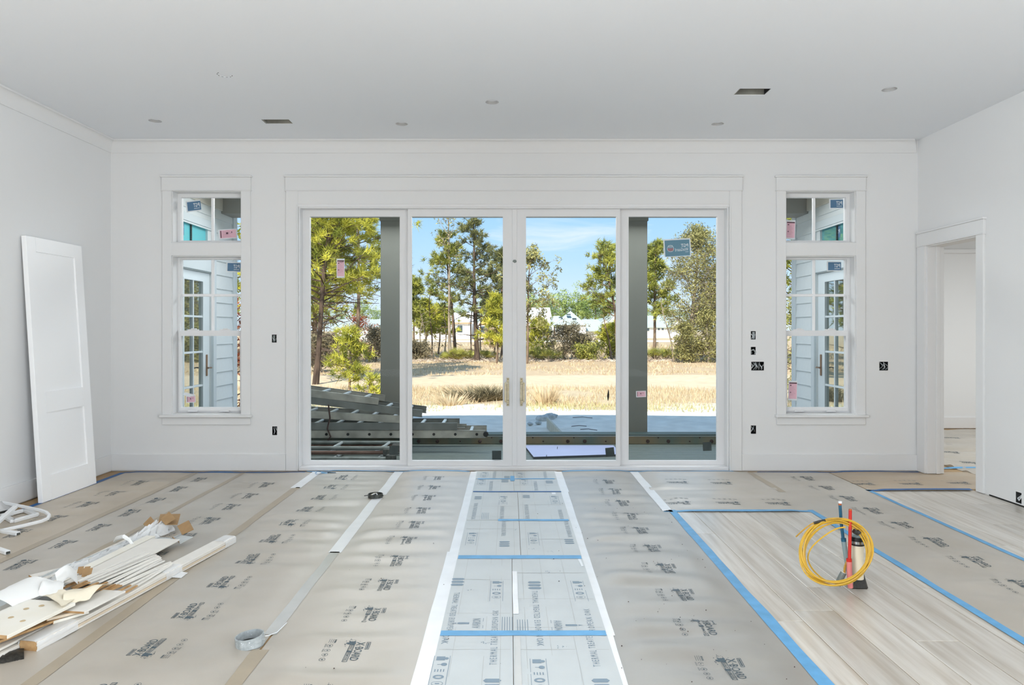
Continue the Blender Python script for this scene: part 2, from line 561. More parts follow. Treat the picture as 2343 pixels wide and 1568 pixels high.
# ------------------------------------------------------------------ helpers: flat print (lettering as thin shapes)
_TEXT = {}
def text2d(s, bold=0.0, space=1.0):
    """outline of a string, fitted into the unit square: (vertices, faces)"""
    key = (s, bold, space)
    if key not in _TEXT:
        c = bpy.data.curves.new('lettering', 'FONT')
        c.body = s
        c.dimensions = '2D'
        c.fill_mode = 'FRONT'
        c.resolution_u = 2
        c.space_character = space
        c.offset = bold
        o = bpy.data.objects.new('lettering', c)
        COL.objects.link(o)
        bpy.context.view_layer.update()
        me = o.to_mesh()
        v = np.array([x.co[:2] for x in me.vertices])
        f = [tuple(p.vertices) for p in me.polygons]
        o.to_mesh_clear()
        bpy.data.objects.remove(o)
        bpy.data.curves.remove(c)
        lo, hi = v.min(0), v.max(0)
        _TEXT[key] = ((v - lo) / (hi - lo), f)
    return _TEXT[key]

class PR:
    """collects flat shapes in local (x, y); placed on a surface by a function (x, y) -> point"""
    def __init__(s):
        s.v, s.f = [], []
    def poly(s, pts):
        b = len(s.v)
        s.v += [tuple(p) for p in pts]
        s.f.append(tuple(range(b, b + len(pts))))
    def rect(s, x0, y0, x1, y1):
        s.poly([(x0, y0), (x1, y0), (x1, y1), (x0, y1)])
    def frame(s, x0, y0, x1, y1, t):
        s.rect(x0, y0, x1, y0 + t)
        s.rect(x0, y1 - t, x1, y1)
        s.rect(x0, y0 + t, x0 + t, y1 - t)
        s.rect(x1 - t, y0 + t, x1, y1 - t)
    def disc(s, x, y, r, n=12, ry=None):
        ry = ry or r
        s.poly([(x + r * math.cos(2 * math.pi * k / n), y + ry * math.sin(2 * math.pi * k / n)) for k in range(n)])
    def ring(s, x, y, r, t, n=16, ry=None):
        ry = ry or r
        for k in range(n):
            a, b = 2 * math.pi * k / n, 2 * math.pi * (k + 1) / n
            s.poly([(x + r * math.cos(a), y + ry * math.sin(a)), (x + r * math.cos(b), y + ry * math.sin(b)),
                    (x + (r - t) * math.cos(b), y + (ry - t) * math.sin(b)), (x + (r - t) * math.cos(a), y + (ry - t) * math.sin(a))])
    def text(s, t, x0, y0, x1, y1, bold=0.0):
        v, f = text2d(t, bold)
        b = len(s.v)
        s.v += [(x0 + p[0] * (x1 - x0), y0 + p[1] * (y1 - y0)) for p in v]
        s.f += [tuple(b + i for i in q) for q in f]
    def build(s, name, m, place, parent):
        me = bpy.data.meshes.new(name)
        me.from_pydata([tuple(place(x, y)) for x, y in s.v], [], s.f)
        me.materials.append(m)
        return link(name, me, parent)

def tri_mesh(name, V, tint, m, parent=None):
    """V: (n, 3, 3) triangles, tint: (n,) stored per corner point"""
    n = len(V)
    me = bpy.data.meshes.new(name)
    me.vertices.add(n * 3)
    me.vertices.foreach_set('co', V.reshape(-1).astype(np.float32))
    me.loops.add(n * 3)
    me.loops.foreach_set('vertex_index', np.arange(n * 3, dtype=np.int32))
    me.polygons.add(n)
    me.polygons.foreach_set('loop_start', np.arange(0, n * 3, 3, dtype=np.int32))
    me.update(calc_edges=True)
    a = me.attributes.new('tint', 'FLOAT', 'POINT')
    a.data.foreach_set('value', np.repeat(tint, 3).astype(np.float32))
    me.materials.append(m)
    me.validate()
    return link(name, me, parent)
# ================================================================== ROOM SHELL
WY, WX0, WX1, ZC, RY = 6.426, -3.66, 3.755, 3.038, -4.2
def WXZ(u, v):
    return XU(u, WY), ZV(v, WY)
WIN1 = (-3.096, -2.458)
WIN2 = (2.538, 3.181)
ZT0, ZT1, ZL0, ZL1 = 2.096, 2.574, .518, 1.978      # transom opening, lower opening
SL = (-1.936, 2.020, 2.450)                          # sliding door opening
DOOR2 = (5.60, 6.29, 2.055)                          # doorway in the right wall

# in-wall electrical boxes: (u0, v0, u1, v1) on the back wall
BOXES = [((622, 766, 633, 784), 'a', 'grey switch box in wall left of the sliding door, at window height', 1),
         ((623, 976, 634, 996), 'b', 'open outlet box low on wall between left window and sliding door', 1),
         ((1718, 758, 1729, 777), 'c', 'uppermost single box in the column right of the sliding door', 1),
         ((1718, 794, 1729, 812), 'd', 'single box with looped cable, second down right of the sliding door', 1),
         ((1719, 828, 1748, 848), 'e', 'wide multi-gang switch box full of wires right of the sliding door', 3),
         ((1718, 974, 1730, 993), 'f', 'lone outlet box near baseboard right of the sliding door', 1),
         ((2012, 828, 2032, 848), 'g', 'double switch box full of wires right of the right-hand window', 2)]
holes = [(WIN1[0], ZT0, WIN1[1], ZT1), (WIN1[0], ZL0, WIN1[1], ZL1), (WIN2[0], ZT0, WIN2[1], ZT1), (WIN2[0], ZL0, WIN2[1], ZL1), (SL[0], -.05, SL[1], SL[2])]
for (u0, v0, u1, v1), k, lab, g in BOXES:
    x0, z1 = WXZ(u0, v0)
    x1, z0 = WXZ(u1, v1)
    holes.append((x0, z0, x1, z1))
wb = plate(MB(), 'Y', WY, WY + .19, (-3.80, -.05, 3.90, ZC + .07), holes).build('wall_back', M['wall'])
tag(wb, 'white back wall with sliding door and two tall side windows', 'wall', kind='structure')
wl = MB().box(-3.80, RY, -.05, WX0, WY, ZC + .07).build('wall_left', M['wall'])
tag(wl, 'white left wall behind the leaning door', 'wall', kind='structure')
OB = (5.125, .018, 5.185, .098)
wr = plate(MB(), 'X', WX1, WX1 + .145, (RY, -.05, WY, ZC + .07), [(DOOR2[0], -.05, DOOR2[1], DOOR2[2]), OB]).build('wall_right', M['wall'])
tag(wr, 'white right wall with the cased doorway', 'wall', kind='structure')
rear = plate(MB(), 'Y', RY - .2, RY, (-3.80, -.05, 3.90, ZC + .07), [(-3.3, .75, 2.7, 2.75)]).build('wall_rear', M['wall'])
tag(rear, 'white rear wall behind the viewer with a wide window opening', 'wall', kind='structure')

# ceiling with cut-outs
CANS = [(514, 171, 'patched', 'patched-over can light hole, highest up in the ceiling at left'),
        (355, 277, 'open', 'recessed can light hole nearest the left wall'),
        (919, 284, 'open', 'recessed can light hole in line with the left post outside, near the crown'),
        (1126, 234, 'open', 'recessed can light hole in mid ceiling above the door handles'),
        (1642, 284, 'open', 'recessed can light hole near the crown above the right door panel'),
        (2035, 205, 'open', 'recessed can light hole nearest the right wall')]
VENTS = [(602, 273.6, 667, 284, 'rectangular duct opening in ceiling near the crown, at left'), (1688, 203, 1754, 218, 'rectangular duct opening in ceiling at right, the larger-looking of two')]
CR = .052
ch, cans, vents = [], [], []
for u, v, st, lab in CANS:
    Y = FPX * (ZC - EYE) / (VC - v)
    X = XU(u, Y)
    cans.append((X, Y, st, lab))
    ch.append((X - .08, Y - .08, X + .08, Y + .08))
for u0, v0, u1, v1, lab in VENTS:
    Y0, Y1 = FPX * (ZC - EYE) / (VC - v0), FPX * (ZC - EYE) / (VC - v1)
    xm = (u0 + u1) / 2
    X = XU(xm, (Y0 + Y1) / 2)
    vents.append((X - .115, min(Y0, Y1), X + .115, max(Y0, Y1), lab))
    ch.append(vents[-1][:4])
cm = plate(MB(), 'Z', ZC, ZC + .02, (-3.80, RY, 3.90, WY), ch)
for X, Y, st, lab in cans:
    for k in range(24):
        a, b = 2 * math.pi * k / 24, 2 * math.pi * (k + 1) / 24
        def sq(t):
            q = max(abs(math.cos(t)), abs(math.sin(t)))
            return (X + .08 * math.cos(t) / q, Y + .08 * math.sin(t) / q, ZC)
        cm.add([sq(a), sq(b), (X + CR * math.cos(b), Y + CR * math.sin(b), ZC), (X + CR * math.cos(a), Y + CR * math.sin(a), ZC)], [(0, 1, 2, 3)])
ce = cm.build('ceiling', M['ceil'])
tag(ce, 'plain white ceiling with round and rectangular cut-outs', 'ceiling', kind='structure')
for X, Y, st, lab in cans:
    e = empty('recessed_can_light', (X, Y, ZC), lab, 'ceiling light', 'can light holes in the ceiling')
    d = .022 if st == 'open' else .003
    MB().lathe((X, Y, 0), [(CR, ZC + .10), (CR, ZC), (CR - .003, ZC), (CR - .003, ZC + .10)], 24).build('can_housing', M['canwhite'] if st == 'open' else M['ceil'], e, smooth=True)
    MB().lathe((X, Y, 0), [(CR - .002, ZC + d), (CR - .002, ZC + d + .01)], 24).build('can_cover', M['ceil'], e)
    if st != 'open':
        pr = PR()
        for k in range(7):
            a = .6 * k + .3
            pr.poly([(X + r * math.cos(t), Y + r * math.sin(t)) for r, t in ((CR - .001, a), (CR - .001, a + .3), (CR - .007, a + .3), (CR - .007, a))])
        pr.build('ragged_edge', M['voidgrey'], lambda x, y: (x, y, ZC - .0004), e)
for x0, y0, x1, y1, lab in vents:
    e = empty('duct_opening', ((x0 + x1) / 2, (y0 + y1) / 2, ZC), lab, 'vent', 'duct openings in the ceiling')
    h = .16
    t = .004
    m_ = MB()
    m_.box(x0, y0, ZC + .004, x0 + t, y1, ZC + h).box(x1 - t, y0, ZC + .004, x1, y1, ZC + h).box(x0 + t, y0, ZC + .004, x1 - t, y0 + t, ZC + h).box(x0 + t, y1 - t, ZC + .045, x1 - t, y1, ZC + h).box(x0 + t, y0 + t, ZC + h - t, x1 - t, y1 - t, ZC + h)
    m_.build('duct_boot', M['black'], e)
    box('metal_lip', (x0 + t, y1 - .006, ZC + .004), (x1 - t, y1, ZC + .045), M['alu'], e)
    box('metal_lip', (x0 + t, y0 + t, ZC + .004), (x0 + .010, y1 - .006, ZC + .03), M['alu'], e)

# crown moulding (cove profile), baseboards
def crown(name, a, b, out, label, cut=None):
    """cove running from a to b along the wall; out = direction away from the wall"""
    prof = [(0, -.115), (.006, -.115), (.008, -.108)] + [(.008 + .046 * (1 - math.cos(t * math.pi / 2)), -.108 + .093 * math.sin(t * math.pi / 2)) for t in [k / 8 for k in range(1, 9)]] + [(.062, -.015), (.062, 0.0), (0, 0)]
    m_ = MB()
    n = len(prof)
    vs = []
    for q, sh in ((a, 0), (b, 1)):
        for (o_, z) in prof:
            p = Vector(q) + Vector(out) * o_ + Vector((0, 0, ZC - .001 + z))
            if sh and cut:
                p -= Vector(cut) * (o_ / .062)
            vs.append(p)
    fs = [(i, (i + 1) % n, n + (i + 1) % n, n + i) for i in range(n)] + [tuple(range(n))[::-1], tuple(range(n, 2 * n))]
    o = m_.add(vs, fs).build(name, M['trim'], smooth=True)
    return tag(o, label, 'crown moulding', kind='structure')
crown('trim_1', (WX0, WY - .001, 0), (WX1 - .012, WY - .001, 0), (0, -1, 0), 'white cove crown along the back wall, cut short at right', cut=(.05, 0, 0))
crown('trim_2', (WX0 + .001, RY, 0), (WX0 + .001, WY, 0), (1, 0, 0), 'white cove crown along the left wall')

def baseboard(name, a, b, out, label, h=.152):
    a, b, o = Vector(a), Vector(b), Vector(out)
    t = .016
    vs = [a, b, b + o * t, a + o * t]
    m_ = MB().hexa([(p.x, p.y, .006) for p in vs] + [(p.x, p.y, h) for p in vs])
    return tag(m_.build(name, M['trim'], bevel=.002), label, 'baseboard', kind='structure')
baseboard('baseboard_back', (WX0, WY - .0005, 0), (-2.05, WY - .0005, 0), (0, -1, 0), 'white baseboard under the left window')
baseboard('baseboard_back', (2.134, WY - .0005, 0), (3.753, WY - .0005, 0), (0, -1, 0), 'white baseboard under the right window')
baseboard('baseboard_left', (WX0 + .0005, RY, 0), (WX0 + .0005, WY - .017, 0), (1, 0, 0), 'white baseboard along the left wall')

# ------------------------------------------------------------------ electrical boxes
wire_rng = random.Random(5)
for (u0, v0, u1, v1), k, lab, g in BOXES:
    x0, z1 = WXZ(u0, v0)
    x1, z0 = WXZ(u1, v1)
    e = empty('electrical_box', ((x0 + x1) / 2, WY, z0), lab, 'electrical box', 'open electrical boxes in the back wall')
    t = .002
    b_ = MB().box(x0, WY + .002, z0, x0 + t, WY + .07, z1).box(x1 - t, WY + .002, z0, x1, WY + .07, z1).box(x0 + t, WY + .002, z0, x1 - t, WY + .07, z0 + t).box(x0 + t, WY + .002, z1 - t, x1 - t, WY + .07, z1).box(x0, WY + .07, z0, x1, WY + .073, z1)
    b_.build('box_shell', M['black'], e)
    if k in 'ac':
        xa, xb = (x0 + .006, x0 + .6 * (x1 - x0)) if k == 'a' else (x0 + .4 * (x1 - x0), x1 - .005)
        MB().box(xa, WY + .008, z0 + .006, xb, WY + .02, z1 - .006).build('inner_plate', M['conduit'] if k == 'a' else M['greyring'], e, bevel=.002)
    nw = {1: 2, 2: 5, 3: 8}[g]
    for i in range(nw):
        cx = x0 + (i + .5) / nw * (x1 - x0)
        pts = []
        ph = wire_rng.random() * 6
        if k == 'd':
            pts = [(x0 + .004 + i * .012, WY + .03, z0 + .01), (x0 + .004, WY + .004, z0 + .04), ((x0 + x1) / 2, WY - .008 + i * .006, z0 + .047), (x1 - .002, WY - .002, z0 + .025), (x1 - .006, WY + .01, z0 + .006)]
            r = .0065
        else:
            for j in range(6):
                q = j / 5
                pts.append((cx + .010 * math.sin(ph + q * 5), WY + .05 - .044 * math.sin(q * math.pi * .8), z0 + .008 + (z1 - z0 - .016) * (q if i % 2 else 1 - q)))
            r = .0035
        MB().tube(pts, r, 6).build('wire', M['greyring'] if (i % 3 or k == 'd') else M['stickerwhite'], e, smooth=True)
# low box in the right wall
e = empty('electrical_box', (WX1, 5.15, .02), 'lone open outlet box at floor level in the right wall', 'electrical box')
y0, z0, y1, z1 = OB
t = .002
MB().box(WX1 + .002, y0, z0, WX1 + .07, y0 + t, z1).box(WX1 + .002, y1 - t, z0, WX1 + .07, y1, z1).box(WX1 + .002, y0, z0, WX1 + .07, y1, z0 + t).box(WX1 + .002, y0, z1 - t, WX1 + .07, y1, z1).box(WX1 + .07, y0, z0, WX1 + .073, y1, z1).build('box_shell', M['voidgrey'], e)
MB().tube([(WX1 + .06, y0 + .02, z0 + .07), (WX1 + .01, y0 + .012, z0 + .05), (WX1 + .004, y0 + .03, z0 + .02), (WX1 + .01, y1 - .01, z0 + .03), (WX1 + .05, y1 - .012, z0 + .06)], .005, 6).build('wire', M['stickerwhite'], e, smooth=True)
box('drywall_gap', (WX1 - .001, RY, -.002), (WX1 + .01, 5.47, .010), M['black'], wr)

# ------------------------------------------------------------------ side windows
GY = 6.552                                                     # glass plane
def side_window(name, lab, x0, x1, gx0, gx1, mx):
    e = empty(name, ((x0 + x1) / 2, WY, ZL0), lab, 'window', kind='structure')
    # jamb lining of both openings
    for z0, z1 in ((ZT0, ZT1), (ZL0, ZL1)):
        j = MB()
        t = .008
        j.box(x0, WY - .002, z0, x0 + t, GY + .03, z1).box(x1 - t, WY - .002, z0, x1, GY + .03, z1).box(x0 + t, WY - .002, z1 - t, x1 - t, GY + .03, z1).box(x0 + t, WY - .002, z0, x1 - t, GY + .03, z0 + t)
        j.build('jamb_lining', M['trim'], e)
    # transom unit
    def ring(nm, a0, b0, a1, b1, c0, d0, c1, d1, ya, yb, mt='vinyl'):
        """rectangular frame: outer (a0,b0,a1,b1), inner (c0,d0,c1,d1)"""
        f = plate(MB(), 'Y', ya, yb, (a0, b0, a1, b1), [(c0, d0, c1, d1)])
        return f.build(nm, M[mt], e, bevel=.0025)
    tz0, tz1 = ZV(552, GY), ZV(453, GY)
    ring('transom_frame', x0 + .008, ZT0 + .008, x1 - .008, ZT1 - .008, gx0, tz0, gx1, tz1, WY + .092, GY + .02)
    ring('transom_bead', gx0 - .012, tz0 - .010, gx1 + .012, tz1 + .010, gx0 + .003, tz0 + .003, gx1 - .003, tz1 - .003, WY + .105, GY + .006)
    box('muntin', (mx - .0125, GY - .012, tz0), (mx + .0125, GY + .012, tz1), M['muntin'], e, .004)
    for a, b in ((gx0, mx), (mx, gx1)):
        box('pane', (a, GY, tz0), (b, GY + .004, tz1), M['glass'], e)
    # lower unit: frame, fixed upper sash, sliding lower sash
    uz0, uz1 = ZV(757.5, GY), ZV(595, GY)
    lz0, lz1 = ZV(931, GY), ZV(769, GY)
    ring('window_frame', x0 + .008, ZL0 + .008, x1 - .008, ZL1 - .008, gx0 - .006, ZL0 + .028, gx1 + .006, uz1 + .004, WY + .092, GY + .02)
    s1 = ring('upper_sash', gx0 - .006, lz1 + .006, gx1 + .006, uz1 + .008, gx0, uz0, gx1, uz1, GY - .014, GY + .016)
    zm = ZV(676, GY)
    box('muntin', (mx - .0125, GY - .012, uz0), (mx + .0125, GY + .012, uz1), M['muntin'], s1, .004)
    box('muntin', (gx0, GY - .0115, zm - .0125), (gx1, GY + .0115, zm + .0125), M['muntin'], s1, .004)
    for a, b in ((gx0, mx), (mx, gx1)):
        for c, d in ((uz0, zm), (zm, uz1)):
            box('pane', (a, GY, c), (b, GY + .004, d), M['glass'], s1)
    g0, g1 = gx0 + .012, gx1 - .010
    s2 = ring('lower_sash', gx0 - .012, ZL0 + .024, gx1 + .012, uz0 + .004, g0, lz0, g1, lz1, GY - .052, GY - .016)
    box('pane', (g0, GY - .034, lz0), (g1, GY - .030, lz1), M['glass'], s2)
    for q in (.2, .74):
        lx = g0 + q * (g1 - g0)
        MB().box(lx - .045, GY - .066, lz0 - .042, lx + .045, GY - .052, lz0 - .026).build('sash_lift', M['vinyl'], s2, bevel=.004)
        MB().box(lx - .05, GY - .05, uz0 + .002, lx + .05, GY - .03, uz0 + .016).box(lx - .018, GY - .054, uz0 + .012, lx + .03, GY - .034, uz0 + .024).build('sash_lock', M['vinyl'], s2, bevel=.003)
    # casing on the room side
    cy = WY - .018
    o = .085
    box('casing_side', (x0 - o, cy, ZL0), (x0, WY, ZT1), M['trim'], e, .002)
    box('casing_side', (x1, cy, ZL0), (x1 + o, WY, ZT1), M['trim'], e, .002)
    box('casing_mullion', (x0, cy, ZL1), (x1, WY, ZT0), M['trim'], e, .002)
    box('casing_head', (x0 - o - .004, cy - .004, ZT1), (x1 + o + .004, WY, ZT1 + .122), M['trim'], e, .002)
    box('head_cap', (x0 - o - .016, cy - .018, ZT1 + .122), (x1 + o + .016, WY, ZT1 + .138), M['trim'], e, .003)
    box('head_bead', (x0 - o - .010, cy - .010, ZT1 - .004), (x1 + o + .010, WY, ZT1 + .006), M['trim'], e, .003)
    box('stool', (x0 - o - .016, cy - .035, ZL0 - .022), (x1 + o + .016, GY - .05, ZL0 + .002), M['trim'], e, .004)
    box('apron', (x0 - o, cy, ZL0 - .092), (x1 + o, WY, ZL0 - .022), M['trim'], e, .002)
    return e
side_window('window_1', 'tall white single-hung window with transom, left of the sliding door', *WIN1, -3.061, -2.493, -2.775)
side_window('window_2', 'tall white single-hung window with transom, right of the sliding door', *WIN2, 2.573, 3.140, 2.853)

# ------------------------------------------------------------------ sliding glass door
def slider():
    e = empty('door_1', (0, WY, 0), 'four-panel white sliding glass door in the back wall', 'sliding door', kind='structure')
    yo, yi = 6.535, 6.492                                       # outer and inner track planes
    x0, x1, zt = SL
    f = MB()
    xa, xb = XU(690, WY + .05), XU(1660, WY + .05)
    f.box(x0, WY - .004, 0, xa, WY + .17, zt).box(xb, WY - .004, 0, x1, WY + .17, zt).box(xa, WY - .004, ZV(477, WY), xb, WY + .17, zt).box(xa, WY - .006, 0, xb, WY + .17, ZV(1068, WY))
    f.build('door_frame', M['vinyl'], e, bevel=.003)
    MB().box(x0 - .004, WY - .010, ZV(474, WY), x1 + .004, WY - .004, zt + .004).build('head_stop', M['vinyl'], e, bevel=.002)
    zb, z1 = ZV(1068, WY), ZV(477, WY)
    def panel(a, b, g0, g1, y, d, lab):
        """panel from u=a to u=b with glass from g0 to g1 in depth y"""
        q = MB()
        X = lambda u: XU(u, y)
        gz0, gz1 = ZV(1054, y), ZV(496, y)
        plate(q, 'Y', y - d, y + d, (X(a), zb, X(b), z1), [(X(g0), gz0, X(g1), gz1)])
        p = q.build('door_panel', M['vinyl'], e, bevel=.003)
        tag(p, lab)
        bd = plate(MB(), 'Y', y - d - .003, y + d - .004, (X(g0) - .012, gz0 - .012, X(g1) + .012, gz1 + .012), [(X(g0) + .002, gz0 + .002, X(g1) - .002, gz1 - .002)])
        bd.build('glazing_bead', M['vinyl'], p, bevel=.001)
        box('pane', (X(g0), y, gz0), (X(g1), y + .005, gz1), M['glass'], p)
        return p
    panel(690, 934, 710, 916, yo, .02, 'fixed panel at the left end')
    p2 = panel(934, 1177, 942, 1151, yi, .024, 'sliding panel left of centre')
    p3 = panel(1178, 1418, 1203, 1410, yi, .024, 'sliding panel right of centre')
    panel(1416, 1660, 1437, 1640, yo, .02, 'fixed panel at the right end')
    box('astragal', (XU(1172, yi), yi - .032, zb), (XU(1183, yi), yi + .03, z1), M['vinyl'], p2, .003)
    for p, u, s in ((p2, 1162, -1), (p3, 1193, 1)):
        y = yi - .024
        X, z = XU(u, y), ZV(897, y)
        h = MB().box(X - .012, y - .006, z - .13, X + .012, y, z + .13)
        gx = X + s * .022
        h.bar((gx, y - .045, z - .088), (gx, y - .045, z + .088), .018, .012, up=(0, 1, 0))
        for q in (-.085, .085):
            h.bar((X, y - .004, z + q), (X, y - .045, z + q), .018, .018)
            h.bar((X - s * .006, y - .045, z + q), (gx, y - .045, z + q), .012, .018)
        hh = h.build('handle', M['brass'], p, bevel=.002)
        for q in (-.118, .118):
            MB().lathe((X, y - .006, z + q), [(.004, 0), (.004, .003)], 8, mat4=Matrix.Rotation(math.pi / 2, 3, 'X').to_4x4()).build('screw', M['darkmetal'], p)
    # casing
    cy = WY - .018
    o = .112
    ztop = ZV(437, WY)
    box('casing_side', (x0 - o, cy, .004), (x0, WY, ztop), M['trim'], e, .002)
    box('casing_side', (x1, cy, .004), (x1 + o, WY, ztop), M['trim'], e, .002)
    box('casing_head', (x0, cy + .004, zt), (x1, WY, ztop), M['trim'], e, .002)
    box('head_board', (x0 - o - .004, cy - .004, ztop), (x1 + o + .004, WY, ztop + .122), M['trim'], e, .002)
    box('head_cap', (x0 - o - .016, cy - .018, ztop + .122), (x1 + o + .016, WY, ztop + .138), M['trim'], e, .003)
    box('head_bead', (x0 - o - .010, cy - .010, ztop - .004), (x1 + o + .010, WY, ztop + .006), M['trim'], e, .003)
    box('side_bead', (x0 - .012, cy - .006, .004), (x0, cy, zt), M['trim'], e, .002)
    box('side_bead', (x1, cy - .006, .004), (x1 + .012, cy, zt), M['trim'], e, .002)
    box('sill_nose', (x0 + .005, WY - .012, .004), (x1 - .005, WY - .004, .028), M['vinyl'], e, .002)
slider()
y = 6.492 - .034
hx = PR()
hx.poly([(XU(1177.5, y) + .02 * math.cos(t), ZV(598, y) + .016 * math.sin(t)) for t in (0, 1.1, 2.2, 3.3, 4.6, 5.4)])
tag(hx.build('paper_scrap', M['conduit'], lambda x, z: (x, y, z), None), 'small grey scrap stuck on the meeting stile of the sliding door', 'scrap')

# ------------------------------------------------------------------ doorway on the right
e = empty('door_2', (WX1, 5.95, 0), 'white cased doorway in the right wall leading to the next room', 'doorway', kind='structure')
y0, y1, zt = DOOR2
cx = WX1 - .02
j = MB()
j.box(WX1 - .002, y1 - .012, .004, WX1 + .150, y1 + .002, zt).box(WX1 - .002, y0 - .002, .004, WX1 + .150, y0 + .012, zt).box(WX1 - .002, y0 + .012, zt - .012, WX1 + .150, y1 - .012, zt + .002)
j.build('jamb', M['trim'], e, bevel=.002)
box('door_stop', (WX1 + .075, y1 - .024, .004), (WX1 + .11, y1 - .012, zt - .012), M['trim'], e, .002)
box('casing_side', (cx, y1, .004), (WX1, 6.408, zt), M['trim'], e, .002)
box('casing_side', (cx, y0 - .088, .004), (WX1, y0, zt), M['trim'], e, .002)
box('casing_head', (cx - .004, y0 - .094, zt), (WX1, 6.408, zt + .115), M['trim'], e, .002)
box('head_cap', (cx - .016, y0 - .106, zt + .115), (WX1, 6.408, zt + .13), M['trim'], e, .003)
box('head_bead', (cx - .010, y0 - .100, zt - .004), (WX1, 6.408, zt + .006), M['trim'], e, .003)

# next room seen through the doorway
RX0, RX1, SY0, SY1, SZ = 3.90, 8.2, 4.0, 9.2, 2.36
sr = MB().box(RX0, SY1, -.05, RX1, SY1 + .12, SZ + .1).build('wall_side_room_back', M['wall'])
tag(sr, 'white far wall of the next room seen through the doorway', 'wall', kind='structure')
tag(MB().box(RX1, SY0, -.05, RX1 + .12, SY1, SZ + .1).box(RX0, SY0 - .12, -.05, RX1, SY0, SZ + .1).build('wall_side_room_right', M['wall']), 'white side walls of the next room', 'wall', kind='structure')
tag(MB().box(RX0, SY0, SZ, RX1, SY1, SZ + .1).build('ceiling_side_room', M['ceil']), 'white ceiling of the next room', 'ceiling', kind='structure')
o = MB().box(RX0, SY1 - .016, .006, RX1, SY1 - .0005, .152).build('baseboard_side_room', M['trim'], bevel=.002)
tag(o, 'white baseboard at the far wall of the next room', 'baseboard', kind='structure')
o = MB().box(RX0, SY1 - .05, SZ - .055, RX1, SY1 - .0005, SZ - .001).build('trim_3', M['trim'], bevel=.004)
tag(o, 'small crown at the far wall of the next room', 'crown moulding', kind='structure')
# ================================================================== FLOOR AND ITS COVERINGS
fl = MB().box(-3.80, RY, -.06, 3.90, WY + .02, -.003).box(3.90, SY0, -.06, RX1, SY1, -.003).build('floor', M['subfloor'])
tag(fl, 'pale oak plank floor under the protective paper', 'floor', kind='structure')
def planks(x0, x1, y0, y1, w=.188, seed=3):
    r = random.Random(seed)
    x = x0
    while x < x1 - .01:
        xe = min(x + w, x1)
        y = y0 - r.random() * 1.2
        while y < y1:
            ln = r.uniform(1.0, 1.9)
            ya, yb = max(y, y0), min(y + ln, y1)
            if yb - ya > .02:
                g = .0014
                b = .0022
                q = [(x + g, ya + g), (xe - g, ya + g), (xe - g, yb - g), (x + g, yb - g)]
                q2 = [(x + g + b, ya + g + b), (xe - g - b, ya + g + b), (xe - g - b, yb - g - b), (x + g + b, yb - g - b)]
                vs = [(a, c, -.003) for a, c in q] + [(a, c, -.0012) for a, c in q] + [(a, c, 0) for a, c in q2]
                fs = [(i, (i + 1) % 4, 4 + (i + 1) % 4, 4 + i) for i in range(4)] + [(4 + i, 4 + (i + 1) % 4, 8 + (i + 1) % 4, 8 + i) for i in range(4)] + [(8, 9, 10, 11)]
                MB().add(vs, fs).build('plank', M['wood'], fl)
            y += ln
        x = xe
planks(1.12, 2.20, 1.9, 5.02, seed=3)
planks(2.84, 3.755, 2.6, 5.66, seed=8)

TAPED = (-3.5, -2.84, -2.41, -1.745, -1.01, -.31, .43, 1.145, 2.15, 2.89)
def hgt(x, y):
    """height of the ripples in the loose paper"""
    a = noise.noise((x * 1.7 + 3.1, y * 7.5, .3))
    b = noise.noise((x * 2.6 - 7, y * 11.0 + 4, 2.1))
    c = noise.noise((x * .7, y * .8, 5.0))
    amp = .0065 + .008 * max(0, c + .25) + (.0015 if .3 < x < 1.3 else 0)
    d = min(abs(x - q) for q in TAPED)
    k = min(1.0, max(0.0, (d - .045) / .10))
    return max(0.0, 1.25 * amp * (a * 1.1 + .5) + .002 * b) * (k * k * (3 - 2 * k))
def z_paper(x, y):
    return .0012 + hgt(x, y)
CX0, CX1 = -.292, .412
def z_carton(x, y):
    return .0075 + .0012 * noise.noise((x * 5, y * 5, 9))
def z_top(x, y):
    """surface that tape sticks to"""
    k = min(max((x - CX0 + .02) / .03, 0), 1) * min(max((CX1 + .02 - x) / .03, 0), 1)
    return z_paper(x, y) * (1 - k) + z_carton(x, y) * k + .0014

def sheet(name, xa, xb, y0, y1, zf, m, nx=None, ny=None, parent=None, jag=0.0, skirt=True, bottom=-.0025):
    """sheet lying on the floor; xa, xb are (x at y0, x at y1) or one number"""
    xa = xa if isinstance(xa, tuple) else (xa, xa)
    xb = xb if isinstance(xb, tuple) else (xb, xb)
    wd = abs(xb[0] - xa[0])
    nx = nx or max(1, int(wd / .04))
    ny = ny or max(1, int(abs(y1 - y0) / .028))
    seed = hash((round(xa[0], 2), round(y0, 2))) % 97
    def fn(a, b):
        y = y0 + (y1 - y0) * b
        l_, r_ = xa[0] + (xa[1] - xa[0]) * b, xb[0] + (xb[1] - xb[0]) * b
        if jag:
            l_ += jag * noise.noise((seed, y * 3, 0))
            r_ += jag * noise.noise((seed + 9, y * 3, 0))
        x = l_ + (r_ - l_) * a
        return (x, y, zf(x, y))
    m_ = MB().grid(fn, nx, ny)
    if skirt:
        rim = [i * (ny + 1) for i in range(nx + 1)] + [nx * (ny + 1) + j for j in range(1, ny + 1)] + [i * (ny + 1) + ny for i in range(nx - 1, -1, -1)] + [j for j in range(ny - 1, 0, -1)]
        b = len(m_.v)
        m_.v += [(m_.v[i][0], m_.v[i][1], bottom) for i in rim]
        k = len(rim)
        m_.f += [(rim[i], rim[(i + 1) % k], b + (i + 1) % k, b + i) for i in range(k)]
        m_.m += [0] * k
    return m_.build(name, m, parent, smooth=True)

